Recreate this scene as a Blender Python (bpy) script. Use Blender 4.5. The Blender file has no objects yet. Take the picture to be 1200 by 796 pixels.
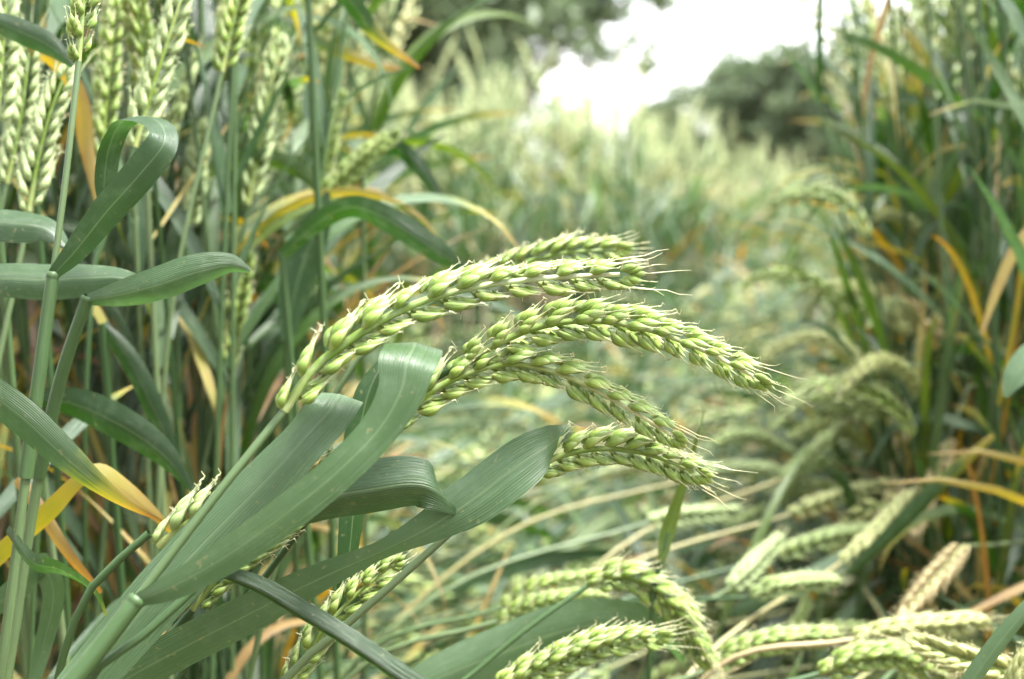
import bpy, math, random
import numpy as np

random.seed(7)
rng = np.random.default_rng(11)
scene = bpy.context.scene
col = scene.collection

# ------------------------------------------------------------------ camera
CAM_Z = 0.65
TILT = math.radians(6.6)
FPX = 1667.0                       # 50 mm on 36 mm film, photograph 1200 px wide
cam_data = bpy.data.cameras.new('camera')
cam = bpy.data.objects.new('camera', cam_data)
col.objects.link(cam)
cam.location = (0, 0, CAM_Z)
cam.rotation_euler = (math.radians(90) - TILT, 0, 0)
cam_data.lens = 50
cam_data.sensor_width = 36
cam_data.clip_start = 0.02
cam_data.clip_end = 2000
cam_data.dof.use_dof = True
cam_data.dof.focus_distance = 0.475
cam_data.dof.aperture_fstop = 10.0
cam_data.dof.aperture_blades = 0
scene.camera = cam

# ------------------------------------------------------------------ world, sun, exposure
SUN_EL, SUN_AZ = math.radians(66), math.radians(100)      # azimuth from +Y towards +X
world = bpy.data.worlds.new('World')
scene.world = world
world.use_nodes = True
wn, wl = world.node_tree.nodes, world.node_tree.links
for n in list(wn):
    wn.remove(n)
sky = wn.new('ShaderNodeTexSky')
sky.sky_type = 'NISHITA'
sky.sun_disc = False
sky.sun_elevation = SUN_EL
sky.sun_rotation = SUN_AZ
sky.air_density = 1.3
sky.dust_density = 2.0
sky.ozone_density = 1.0
hs = wn.new('ShaderNodeHueSaturation')
hs.inputs['Saturation'].default_value = 0.14
hs.inputs['Value'].default_value = 1.0
bg = wn.new('ShaderNodeBackground')
bg.inputs['Strength'].default_value = 0.072
wo = wn.new('ShaderNodeOutputWorld')
wl.new(sky.outputs[0], hs.inputs['Color'])
wl.new(hs.outputs[0], bg.inputs['Color'])
wl.new(bg.outputs[0], wo.inputs['Surface'])

sun_data = bpy.data.lights.new('sun', 'SUN')
sun_data.energy = 1.5
sun_data.angle = math.radians(13)
sun_data.color = (1.0, 0.985, 0.95)
sun = bpy.data.objects.new('sun', sun_data)
col.objects.link(sun)
sun.location = (3, -3, 8)
sun.rotation_euler = (math.radians(90) - SUN_EL, 0, math.radians(180) - SUN_AZ)

vs = scene.view_settings
vs.view_transform = 'Standard'
vs.look = 'None'
vs.exposure = 3.52
vs.gamma = 1.0
vs.use_curve_mapping = False
scene.render.engine = 'CYCLES'
cy = scene.cycles
cy.use_denoising = True
cy.max_bounces = 8
cy.diffuse_bounces = 4
cy.glossy_bounces = 2
cy.transmission_bounces = 4
cy.transparent_max_bounces = 4
cy.sample_clamp_indirect = 6

# ------------------------------------------------------------------ pixel -> place
FWD = np.array([0, math.cos(TILT), -math.sin(TILT)])
UP = np.array([0, math.sin(TILT), math.cos(TILT)])
RIGHT = np.array([1.0, 0, 0])
CAM = np.array([0, 0, CAM_Z])


def P(px, py, d):
    return CAM + d * (FWD + (px - 600) / FPX * RIGHT + (398 - py) / FPX * UP)


def dirc(x, y, z):
    """image direction (right, down, away) as a world vector"""
    return x * RIGHT - y * UP + z * FWD


def nrm(v):
    n = np.linalg.norm(v, axis=-1, keepdims=True)
    return v / np.maximum(n, 1e-12)


# ------------------------------------------------------------------ materials
def rgb(n, c):
    n.default_value = (c[0], c[1], c[2], 1)


def ramp(nt, stops):
    r = nt.nodes.new('ShaderNodeValToRGB')
    el = r.color_ramp.elements
    while len(el) < len(stops):
        el.new(0.5)
    for e, (p, c) in zip(el, stops):
        e.position = p
        e.color = (c[0], c[1], c[2], 1)
    return r


def math_node(nt, op, a, b=None, c=None, clamp=False):
    m = nt.nodes.new('ShaderNodeMath')
    m.operation = op
    m.use_clamp = clamp
    for i, v in enumerate((a, b, c)):
        if v is None:
            continue
        if isinstance(v, (int, float)):
            m.inputs[i].default_value = v
        else:
            nt.links.new(v, m.inputs[i])
    return m.outputs[0]


def mixc(nt, fac, a, b, mode='MIX'):
    m = nt.nodes.new('ShaderNodeMix')
    m.data_type = 'RGBA'
    m.blend_type = mode
    for sock, v in ((m.inputs[0], fac), (m.inputs[6], a), (m.inputs[7], b)):
        if isinstance(v, (int, float)):
            sock.default_value = v
        elif isinstance(v, tuple):
            sock.default_value = (v[0], v[1], v[2], 1)
        else:
            nt.links.new(v, sock)
    return m.outputs[2]


def attr(nt, name):
    a = nt.nodes.new('ShaderNodeAttribute')
    a.attribute_name = name
    return a.outputs['Fac']


def new_mat(name):
    m = bpy.data.materials.new(name)
    m.use_nodes = True
    nt = m.node_tree
    for n in list(nt.nodes):
        nt.nodes.remove(n)
    return m, nt


def finish(nt, color, tcolor, tfac, rough, spec, height=None, bump=0.2, dist=0.0004):
    p = nt.nodes.new('ShaderNodeBsdfPrincipled')
    nt.links.new(color, p.inputs['Base Color'])
    if isinstance(rough, float):
        p.inputs['Roughness'].default_value = rough
    else:
        nt.links.new(rough, p.inputs['Roughness'])
    p.inputs['Specular IOR Level'].default_value = spec
    out = nt.nodes.new('ShaderNodeOutputMaterial')
    if height is not None:
        b = nt.nodes.new('ShaderNodeBump')
        b.inputs['Strength'].default_value = bump
        b.inputs['Distance'].default_value = dist
        nt.links.new(height, b.inputs['Height'])
        nt.links.new(b.outputs[0], p.inputs['Normal'])
    if tfac > 0:
        t = nt.nodes.new('ShaderNodeBsdfTranslucent')
        nt.links.new(tcolor, t.inputs['Color'])
        mx = nt.nodes.new('ShaderNodeMixShader')
        mx.inputs[0].default_value = tfac
        nt.links.new(p.outputs[0], mx.inputs[1])
        nt.links.new(t.outputs[0], mx.inputs[2])
        nt.links.new(mx.outputs[0], out.inputs[0])
    else:
        nt.links.new(p.outputs[0], out.inputs[0])


def rand_value(nt):
    oi = nt.nodes.new('ShaderNodeObjectInfo')
    return math_node(nt, 'FRACT', math_node(nt, 'ADD', attr(nt, 'tint'), oi.outputs['Random']))


def make_blade_material():
    m, nt = new_mat('wheat_leaf_blade')
    t = attr(nt, 'tint')
    uv = nt.nodes.new('ShaderNodeUVMap')
    sep = nt.nodes.new('ShaderNodeSeparateXYZ')
    nt.links.new(uv.outputs[0], sep.inputs[0])
    u, v = sep.outputs[0], sep.outputs[1]
    tc = nt.nodes.new('ShaderNodeTexCoord')
    n1 = nt.nodes.new('ShaderNodeTexNoise')
    n1.inputs['Scale'].default_value = 55
    n1.inputs['Detail'].default_value = 5
    nt.links.new(tc.outputs['Object'], n1.inputs['Vector'])
    # fine streaks that run along the blade
    mp = nt.nodes.new('ShaderNodeMapping')
    mp.inputs['Scale'].default_value = (34, 2.0, 1)
    nt.links.new(uv.outputs[0], mp.inputs[0])
    n2 = nt.nodes.new('ShaderNodeTexNoise')
    n2.inputs['Scale'].default_value = 1.0
    n2.inputs['Detail'].default_value = 3
    nt.links.new(mp.outputs[0], n2.inputs['Vector'])
    veins = math_node(nt, 'SINE', math_node(nt, 'ADD', math_node(nt, 'MULTIPLY', u, 62.0), math_node(nt, 'MULTIPLY', n2.outputs[0], 3.0)))
    g = ramp(nt, [(0.0, (0.007, 0.031, 0.005)), (0.45, (0.014, 0.047, 0.007)), (0.8, (0.032, 0.074, 0.010)), (1.0, (0.08, 0.122, 0.018))])
    nt.links.new(t, g.inputs[0])
    wax = math_node(nt, 'MULTIPLY', attr(nt, 'wax'), math_node(nt, 'ADD', 0.65, math_node(nt, 'MULTIPLY', n1.outputs[0], 0.6)), clamp=True)
    c = mixc(nt, wax, g.outputs[0], (0.082, 0.138, 0.070))
    streak = math_node(nt, 'ADD', math_node(nt, 'MULTIPLY', n2.outputs[0], 0.9), math_node(nt, 'ADD', 0.55, math_node(nt, 'MULTIPLY', veins, 0.03)))
    sc_ = nt.nodes.new('ShaderNodeVectorMath')
    sc_.operation = 'SCALE'
    nt.links.new(c, sc_.inputs[0])
    nt.links.new(streak, sc_.inputs['Scale'])
    c = sc_.outputs[0]
    n3 = nt.nodes.new('ShaderNodeTexNoise')
    n3.inputs['Scale'].default_value = 130
    n3.inputs['Detail'].default_value = 6
    n3.inputs['Roughness'].default_value = 0.7
    nt.links.new(tc.outputs['Object'], n3.inputs['Vector'])
    c = mixc(nt, math_node(nt, 'MULTIPLY', math_node(nt, 'SUBTRACT', n3.outputs[0], 0.5), 1.3, clamp=True), c, (0.12, 0.17, 0.10))
    # pale midrib
    rib = math_node(nt, 'LESS_THAN', math_node(nt, 'ABSOLUTE', u), 0.05)
    c = mixc(nt, math_node(nt, 'MULTIPLY', rib, 0.2), c, (0.22, 0.29, 0.16))
    # ripening: green -> yellow -> orange -> brown, in ragged streaks
    dry = math_node(nt, 'ADD', attr(nt, 'dry'), math_node(nt, 'MULTIPLY', math_node(nt, 'SUBTRACT', math_node(nt, 'ADD', n2.outputs[0], math_node(nt, 'MULTIPLY', n1.outputs[0], .8)), 0.9), 0.6), clamp=True)
    dr = ramp(nt, [(0.0, (0.10, 0.16, 0.04)), (0.35, (0.22, 0.225, 0.045)), (0.6, (0.32, 0.255, 0.08)), (0.8, (0.25, 0.165, 0.06)), (1.0, (0.17, 0.105, 0.05))])
    nt.links.new(dry, dr.inputs[0])
    fac = math_node(nt, 'MULTIPLY', math_node(nt, 'SUBTRACT', dry, 0.12), 4.0, clamp=True)
    c = mixc(nt, fac, c, dr.outputs[0])
    # scattered pale specks and rusty spots
    sp = nt.nodes.new('ShaderNodeTexNoise')
    sp.inputs['Scale'].default_value = 420
    sp.inputs['Detail'].default_value = 1
    nt.links.new(tc.outputs['Object'], sp.inputs['Vector'])
    spot = math_node(nt, 'GREATER_THAN', sp.outputs[0], 0.72)
    c = mixc(nt, math_node(nt, 'MULTIPLY', spot, 0.3), c, (0.22, 0.19, 0.09))
    tr = nt.nodes.new('ShaderNodeHueSaturation')
    tr.inputs['Hue'].default_value = 0.485
    tr.inputs['Saturation'].default_value = 1.35
    tr.inputs['Value'].default_value = 1.8
    nt.links.new(c, tr.inputs['Color'])
    h = math_node(nt, 'ADD', math_node(nt, 'MULTIPLY', veins, 0.22), math_node(nt, 'MULTIPLY', n2.outputs[0], 1.5))
    finish(nt, c, tr.outputs[0], 0.30, 0.36, 0.55, h, 0.6, 0.0004)
    return m


def make_stem_material():
    m, nt = new_mat('wheat_stem')
    t = attr(nt, 'tint')
    tc = nt.nodes.new('ShaderNodeTexCoord')
    uv = nt.nodes.new('ShaderNodeUVMap')
    mp = nt.nodes.new('ShaderNodeMapping')
    mp.inputs['Scale'].default_value = (18, 9, 1)
    nt.links.new(uv.outputs[0], mp.inputs[0])
    n2 = nt.nodes.new('ShaderNodeTexNoise')
    n2.inputs['Scale'].default_value = 1.0
    n2.inputs['Detail'].default_value = 3
    nt.links.new(mp.outputs[0], n2.inputs['Vector'])
    g = ramp(nt, [(0.0, (0.022, 0.054, 0.014)), (0.5, (0.044, 0.082, 0.027)), (1.0, (0.092, 0.13, 0.056))])
    nt.links.new(t, g.inputs[0])
    sc_ = nt.nodes.new('ShaderNodeVectorMath')
    sc_.operation = 'SCALE'
    nt.links.new(g.outputs[0], sc_.inputs[0])
    nt.links.new(math_node(nt, 'ADD', 0.7, math_node(nt, 'MULTIPLY', n2.outputs[0], 0.6)), sc_.inputs['Scale'])
    dry = math_node(nt, 'ADD', attr(nt, 'dry'), math_node(nt, 'MULTIPLY', math_node(nt, 'SUBTRACT', n2.outputs[0], 0.5), 0.3), clamp=True)
    dr = ramp(nt, [(0.0, (0.16, 0.22, 0.09)), (0.5, (0.25, 0.23, 0.10)), (0.8, (0.28, 0.21, 0.115)), (1.0, (0.20, 0.13, 0.07))])
    nt.links.new(dry, dr.inputs[0])
    c = mixc(nt, math_node(nt, 'MULTIPLY', math_node(nt, 'SUBTRACT', dry, 0.12), 4.0, clamp=True), sc_.outputs[0], dr.outputs[0])
    finish(nt, c, c, 0.0, 0.45, 0.4, n2.outputs[0], 0.25, 0.0003)
    return m


def make_ear_material():
    m, nt = new_mat('wheat_ear_husk')
    t = rand_value(nt)
    uv = nt.nodes.new('ShaderNodeUVMap')
    sep = nt.nodes.new('ShaderNodeSeparateXYZ')
    nt.links.new(uv.outputs[0], sep.inputs[0])
    u, v = sep.outputs[0], sep.outputs[1]
    g = ramp(nt, [(0.0, (0.34, 0.39, 0.14)), (0.15, (0.14, 0.215, 0.030)), (0.38, (0.19, 0.275, 0.052)), (0.58, (0.36, 0.43, 0.18)), (0.76, (0.55, 0.58, 0.36)), (1.0, (0.50, 0.46, 0.27))])
    nt.links.new(v, g.inputs[0])
    g2 = ramp(nt, [(0.0, (0.80, 0.84, 0.85)), (0.5, (1.0, 1.0, 1.0)), (1.0, (1.22, 1.14, 1.12))])
    nt.links.new(t, g2.inputs[0])
    c = mixc(nt, 1.0, g.outputs[0], g2.outputs[0], 'MULTIPLY')
    tc = nt.nodes.new('ShaderNodeTexCoord')
    n1 = nt.nodes.new('ShaderNodeTexNoise')
    n1.inputs['Scale'].default_value = 260
    n1.inputs['Detail'].default_value = 4
    nt.links.new(tc.outputs['Object'], n1.inputs['Vector'])
    c = mixc(nt, math_node(nt, 'MULTIPLY', math_node(nt, 'SUBTRACT', n1.outputs[0], 0.47), 1.5, clamp=True), c, (0.46, 0.52, 0.36))
    nerve = math_node(nt, 'SINE', math_node(nt, 'MULTIPLY', u, 75.4))
    c = mixc(nt, math_node(nt, 'MULTIPLY', math_node(nt, 'GREATER_THAN', nerve, 0.72), 0.35), c, (0.22, 0.33, 0.07))
    c = mixc(nt, math_node(nt, 'MULTIPLY', attr(nt, 'wax'), math_node(nt, 'ADD', 0.5, n1.outputs[0]), clamp=True), c, (0.43, 0.51, 0.28))
    dr = ramp(nt, [(0.0, (0.32, 0.38, 0.12)), (0.5, (0.52, 0.46, 0.24)), (1.0, (0.45, 0.32, 0.18))])
    dry = attr(nt, 'dry')
    nt.links.new(dry, dr.inputs[0])
    c = mixc(nt, math_node(nt, 'MULTIPLY', dry, 1.6, clamp=True), c, dr.outputs[0])
    h = math_node(nt, 'ADD', math_node(nt, 'MULTIPLY', nerve, 0.3), n1.outputs[0])
    tr = nt.nodes.new('ShaderNodeHueSaturation')
    tr.inputs['Saturation'].default_value = 1.2
    tr.inputs['Value'].default_value = 1.25
    nt.links.new(c, tr.inputs['Color'])
    finish(nt, c, tr.outputs[0], 0.22, 0.5, 0.35, h, 0.3, 0.0003)
    return m


def make_soil_material():
    m, nt = new_mat('field_soil')
    tc = nt.nodes.new('ShaderNodeTexCoord')
    n1 = nt.nodes.new('ShaderNodeTexNoise')
    n1.inputs['Scale'].default_value = 14
    n1.inputs['Detail'].default_value = 8
    nt.links.new(tc.outputs['Object'], n1.inputs['Vector'])
    r = ramp(nt, [(0.3, (0.06, 0.04, 0.025)), (0.55, (0.12, 0.085, 0.05)), (0.75, (0.19, 0.14, 0.085))])
    nt.links.new(n1.outputs[0], r.inputs[0])
    finish(nt, r.outputs[0], None, 0.0, 0.95, 0.2, n1.outputs[0], 0.6, 0.03)
    return m


def make_tree_leaf_material():
    m, nt = new_mat('tree_foliage')
    r = ramp(nt, [(0.0, (0.085, 0.13, 0.062)), (0.6, (0.125, 0.175, 0.09)), (1.0, (0.175, 0.225, 0.125))])
    nt.links.new(attr(nt, 'tint'), r.inputs[0])
    finish(nt, r.outputs[0], r.outputs[0], 0.4, 0.5, 0.35)
    return m


def make_bark_material():
    m, nt = new_mat('tree_bark')
    tc = nt.nodes.new('ShaderNodeTexCoord')
    n1 = nt.nodes.new('ShaderNodeTexNoise')
    n1.inputs['Scale'].default_value = 6
    n1.inputs['Detail'].default_value = 6
    nt.links.new(tc.outputs['Object'], n1.inputs['Vector'])
    r = ramp(nt, [(0.3, (0.05, 0.04, 0.03)), (0.7, (0.14, 0.115, 0.09))])
    nt.links.new(n1.outputs[0], r.inputs[0])
    finish(nt, r.outputs[0], None, 0.0, 0.9, 0.2, n1.outputs[0], 0.7, 0.03)
    return m


M_LEAF = make_blade_material()
M_STEM = make_stem_material()
M_EAR = make_ear_material()
M_SOIL = make_soil_material()
M_TREE = make_tree_leaf_material()
M_BARK = make_bark_material()
MATS = [M_LEAF, M_STEM, M_EAR]
LEAF, STEM, EAR = 0, 1, 2


# ------------------------------------------------------------------ geometry kit
class Geo:
    """quads with per-vertex uv, dry, wax, tint and per-face material index"""

    def __init__(self):
        self.v, self.f, self.uv, self.dry, self.wax, self.tint, self.mi = [], [], [], [], [], [], []
        self.n = 0

    def add(self, v, f, uv, dry=0.0, wax=0.0, tint=0.0, mat=0):
        k = len(v)
        self.v.append(np.asarray(v, float))
        self.f.append(np.asarray(f, np.int64) + self.n)
        self.uv.append(np.asarray(uv, float))
        for lst, a in ((self.dry, dry), (self.wax, wax), (self.tint, tint)):
            lst.append(np.broadcast_to(np.asarray(a, float), (k,)).copy())
        self.mi.append(np.full(len(f), mat, np.int32))
        self.n += k
        return self

    def arrays(self):
        return tuple(np.concatenate(x) for x in (self.v, self.f, self.uv, self.dry, self.wax, self.tint, self.mi))


def mesh_from(name, arr, mats):
    V, F, UV, D, W, T, MI = arr
    me = bpy.data.meshes.new(name)
    me.vertices.add(len(V))
    me.vertices.foreach_set('co', V.astype(np.float32).ravel())
    me.loops.add(F.size)
    me.loops.foreach_set('vertex_index', F.astype(np.int32).ravel())
    me.polygons.add(len(F))
    me.polygons.foreach_set('loop_start', np.arange(0, F.size, 4, dtype=np.int32))
    me.polygons.foreach_set('material_index', MI)
    me.polygons.foreach_set('use_smooth', np.ones(len(F), bool))
    uvl = me.uv_layers.new(name='UVMap')
    uvl.data.foreach_set('uv', UV[F.ravel()].astype(np.float32).ravel())
    for nm, a in (('dry', D), ('wax', W), ('tint', T)):
        at = me.attributes.new(nm, 'FLOAT', 'POINT')
        at.data.foreach_set('value', a.astype(np.float32))
    for m in mats:
        me.materials.append(m)
    me.update()
    return me


def catmull(pts, n):
    """resample control rows (k, m) to n rows: centripetal Catmull-Rom on the first three columns, even in arc length"""
    p = np.asarray(pts, float)
    k = len(p)
    if k == 2:
        t = np.linspace(0, 1, n)[:, None]
        return p[0] * (1 - t) + p[1] * t
    ext = np.vstack([2 * p[0] - p[1], p, 2 * p[-1] - p[-2]])
    dk = np.maximum(np.linalg.norm(np.diff(ext[:, :3], axis=0), axis=1), 1e-6) ** 0.5
    tk = np.concatenate([[0], np.cumsum(dk)])
    out = []
    for i in range(k - 1):
        t0, t1, t2, t3 = tk[i:i + 4]
        a, b, c, d = ext[i:i + 4]
        t = np.linspace(t1, t2, 16, endpoint=(i == k - 2))[:, None]
        A1 = (t1 - t) / (t1 - t0) * a + (t - t0) / (t1 - t0) * b
        A2 = (t2 - t) / (t2 - t1) * b + (t - t1) / (t2 - t1) * c
        A3 = (t3 - t) / (t3 - t2) * c + (t - t2) / (t3 - t2) * d
        B1 = (t2 - t) / (t2 - t0) * A1 + (t - t0) / (t2 - t0) * A2
        B2 = (t3 - t) / (t3 - t1) * A2 + (t - t1) / (t3 - t1) * A3
        out.append((t2 - t) / (t2 - t1) * B1 + (t - t1) / (t2 - t1) * B2)
    q = np.concatenate(out)
    sl = np.concatenate([[0], np.cumsum(np.linalg.norm(np.diff(q[:, :3], axis=0), axis=1))])
    tt = np.linspace(0, sl[-1], n)
    return np.stack([np.interp(tt, sl, q[:, m]) for m in range(q.shape[1])], 1)


def tangents(p):
    t = np.gradient(p, axis=0)
    return nrm(t)


def arclen(p):
    s = np.concatenate([[0], np.cumsum(np.linalg.norm(np.diff(p, axis=0), axis=1))])
    return s / max(s[-1], 1e-9), s[-1]


def ribbon(geo, p, w, wd, cols=5, vee=0.0, dry=0.0, wax=0.0, tint=0.0, wavy=0.0, mat=LEAF):
    """leaf blade: centre line p, full widths w, width directions wd; vee folds the halves about the midrib"""
    n = len(p)
    T = tangents(p)
    wd = nrm(wd - T * np.sum(wd * T, axis=1, keepdims=True))
    N = nrm(np.cross(T, wd))
    s, L = arclen(p)
    us = np.linspace(-1, 1, cols)
    ph = random.random() * 6.28
    rows = []
    for u in us:
        lift = vee * abs(u) ** 1.3 * w * 0.5
        edge = wavy * np.sin(s * L * 55 + ph + u * 1.5) * abs(u) * w * 0.12
        rows.append(p + wd * (u * w * 0.5)[:, None] + N * (lift + edge)[:, None])
    V = np.stack(rows, 1).reshape(-1, 3)
    uv = np.stack([np.tile(us, n), np.repeat(s, cols)], 1)
    i, j = np.meshgrid(np.arange(n - 1), np.arange(cols - 1), indexing='ij')
    a = (i * cols + j).ravel()
    F = np.stack([a, a + 1, a + cols + 1, a + cols], 1)
    dv = np.repeat(np.broadcast_to(np.asarray(dry, float), (n,)), cols) + 0.12 * (np.abs(uv[:, 0]) ** 3) * np.repeat(np.broadcast_to(np.asarray(dry, float), (n,)) > 0.05, cols)
    wv = np.repeat(np.broadcast_to(np.asarray(wax, float), (n,)), cols)
    geo.add(V, F, uv, dv, wv, tint, mat)


def tube(geo, p, r, sides=8, dry=0.0, wax=0.0, tint=0.0, mat=STEM):
    n = len(p)
    T = tangents(p)
    ref = np.array([0.31, 0.17, 0.93]) if abs(T[0][2]) < 0.8 else np.array([1.0, 0.1, 0])
    A = nrm(np.cross(T, ref))
    for k in range(1, n):
        if np.dot(A[k], A[k - 1]) < 0:
            A[k] = -A[k]
    B = np.cross(T, A)
    th = np.linspace(0, 2 * math.pi, sides, endpoint=False)
    r = np.broadcast_to(np.asarray(r, float), (n,))
    V = (p[:, None, :] + r[:, None, None] * (np.cos(th)[None, :, None] * A[:, None, :] + np.sin(th)[None, :, None] * B[:, None, :])).reshape(-1, 3)
    s, L = arclen(p)
    uv = np.stack([np.tile(np.arange(sides) / sides, n), np.repeat(s * L * 8, sides)], 1)
    F = []
    for i in range(n - 1):
        for j in range(sides):
            j2 = (j + 1) % sides
            F.append((i * sides + j, i * sides + j2, (i + 1) * sides + j2, (i + 1) * sides + j))
    dv = np.repeat(np.broadcast_to(np.asarray(dry, float), (n,)), sides)
    geo.add(V, F, uv, dv, wax, tint, mat)


def floret(L, W, Tk, sides, rings, bow=0.12, keel=0.0, beak=0.16):
    """husk: plump and round below, drawn out to a beak; axis +Z, outer face +Y"""
    t = np.linspace(0, 1, rings)
    body = 1 - beak
    q = np.clip(t / body, 0, 1)
    prof = np.where(q < .36, np.sin(math.pi * .5 * np.clip(q / .36, 0, 1)) ** .7, np.cos(math.pi * .5 * np.clip((q - .36) / .64, 0, 1)) ** 1.05)
    prof = np.where(t > body * 0.93, np.maximum(prof, 0.10 * (1 - (t - body * 0.93) / (1 - body * 0.93)) + 0.02), prof)
    prof[0] = 0.25
    th = np.linspace(0, 2 * math.pi, sides, endpoint=False) + math.pi / 2
    V, uv = [], []
    for k in range(rings):
        for j in range(sides):
            x, y = math.cos(th[j]), math.sin(th[j])
            yy = y * (1.0 if y > 0 else 0.45)
            if y > 0.75:
                yy += keel
            V.append((x * W * 0.5 * prof[k], yy * Tk * 0.5 * prof[k] + bow * L * (1.5 * t[k] * (1 - t[k]) + 0.5 * max(0, t[k] - 0.62)), t[k] * L))
            uv.append((j / sides, t[k]))
    F = []
    for i in range(rings - 1):
        for j in range(sides):
            j2 = (j + 1) % sides
            F.append((i * sides + j, i * sides + j2, (i + 1) * sides + j2, (i + 1) * sides + j))
    return np.array(V), np.array(F), np.array(uv)


def rot_xyz(V, ax, ay, az):
    cx, sx, cy_, sy, cz, sz = math.cos(ax), math.sin(ax), math.cos(ay), math.sin(ay), math.cos(az), math.sin(az)
    Rx = np.array([[1, 0, 0], [0, cx, -sx], [0, sx, cx]])
    Ry = np.array([[cy_, 0, sy], [0, 1, 0], [-sy, 0, cy_]])
    Rz = np.array([[cz, -sz, 0], [sz, cz, 0], [0, 0, 1]])
    return V @ (Rz @ Ry @ Rx).T


def spikelet_arrays(level, rnd, awn=0.0):
    """one spikelet, millimetre-true: fan across X, outer face +Y, pointing +Z"""
    g = Geo()
    sides, rings = {2: (10, 12), 1: (6, 7), .5: (4, 5), 0: (4, 4), -1: (3, 3)}[level]
    j = lambda a: 1 + rnd.uniform(-a, a)

    def put(L, W, Tk, off, tilt_x, tilt_y, roll, keel=0.0, beak=0.16, aw=0.0):
        V, F, uv = floret(L * j(.06), W * j(.08), Tk * j(.08), sides, rings, keel=keel, beak=beak, bow=0.16)
        tip = V[-sides:].mean(0)
        dirn = np.array([0, -0.02, 1.0])
        V = rot_xyz(V, 0, 0, roll)
        V = rot_xyz(V, tilt_x, tilt_y, 0) + np.array(off)
        g.add(V, F, uv, 0, 0, rnd.random() * .4, 0)
        if aw > 0:
            tip = V[-sides:].mean(0)
            base = V[-3 * sides:-2 * sides].mean(0)
            d = nrm(tip - base + np.array([rnd.uniform(-.1, .1), rnd.uniform(-.1, .1), 0]) * 0.001)
            q = np.array([tip - d * 0.001 + d * aw * k / 4 + np.array([0, 0.0012, 0]) * (k / 4) ** 2 * rnd.uniform(-1, 2) for k in range(5)])
            gg = Geo()
            tube(gg, q, np.linspace(0.00028, 0.00007, 5), 4)
            a = gg.arrays()
            uvv = a[2].copy()
            uvv[:, 1] = 0.93
            uvv[:, 0] = 0
            g.add(a[0], a[1], uvv, 0, 0, 0, 0)
    mm = 0.001
    if level == .5:
        for s in (-1, 1):
            put(11.5 * mm, 4.4 * mm, 4.2 * mm, (s * 1.6 * mm, .2 * mm, 0), 0, s * .16, -s * .3, beak=.22)
        put(10 * mm, 3.6 * mm, 3.4 * mm, (0, 0, 4 * mm), 0, 0, 0, beak=.24)
        return g.arrays()
    if level <= 0:
        put(12.0 * mm, 7.0 * mm, 4.6 * mm, (0, 0.2 * mm, 0), -0.02, 0, 0, beak=.2)
        return g.arrays()
    aw = lambda: awn * rnd.uniform(.15, 1.3) if awn > 0 else rnd.uniform(.6, 3.0) * mm
    # two lower glumes, two florets inside them, one above
    for s in (-1, 1):
        put(10.2 * mm, 3.1 * mm, 2.7 * mm, (s * 1.8 * mm, 0.55 * mm, 0), rnd.uniform(-.06, .06), s * (0.20 + rnd.uniform(-.06, .06)), -s * 0.6, keel=0.35, beak=0.30, aw=rnd.uniform(.6, 2.2) * mm)
        put(12.6 * mm, 3.4 * mm, 3.2 * mm, (s * 1.2 * mm, 0.1 * mm, 1.5 * mm), rnd.uniform(-.06, .06) - 0.02, s * (0.11 + rnd.uniform(-.05, .05)), -s * 0.25, keel=0.2, beak=0.31, aw=aw())
    put(10.0 * mm, 3.1 * mm, 3.0 * mm, (rnd.uniform(-.4, .4) * mm, 0.0, 4.2 * mm), -0.05, rnd.uniform(-.08, .08), 0, beak=0.28, aw=aw())
    if level == 2:
        # papery inner scales, thin shreds peeping out behind
        for q in range(2):
            put(7.5 * mm, 1.8 * mm, .7 * mm, (rnd.uniform(-1.4, 1.4) * mm, rnd.uniform(-.9, .3) * mm, 5.4 * mm), -0.2 + rnd.uniform(-.2, .3), rnd.uniform(-.35, .35), 0, beak=0.3)
    return g.arrays()


_rnd = random.Random(3)
SPK = {2: [spikelet_arrays(2, _rnd) for _ in range(5)], 1: [spikelet_arrays(1, _rnd) for _ in range(4)], 0: [spikelet_arrays(0, _rnd) for _ in range(3)], .5: [spikelet_arrays(.5, _rnd) for _ in range(4)], -1: [spikelet_arrays(-1, _rnd) for _ in range(3)]}
SPK_AWN = {2: [spikelet_arrays(2, _rnd, 0.016) for _ in range(4)], 1: [spikelet_arrays(1, _rnd, 0.009) for _ in range(2)]}
_mesh_cache = {}


def spikelet_mesh(level, awned, k, dry, wax=0.0):
    key = (level, awned, k, round(dry * 3), round(wax * 3))
    if key not in _mesh_cache:
        a = (SPK_AWN if awned else SPK)[level][k]
        a = list(a)
        a[3] = np.full(len(a[0]), round(dry * 3) / 3.0)
        a[4] = np.full(len(a[0]), round(wax * 3) / 3.0)
        _mesh_cache[key] = mesh_from('spikelet', tuple(a), [M_EAR])
    return _mesh_cache[key]


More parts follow.
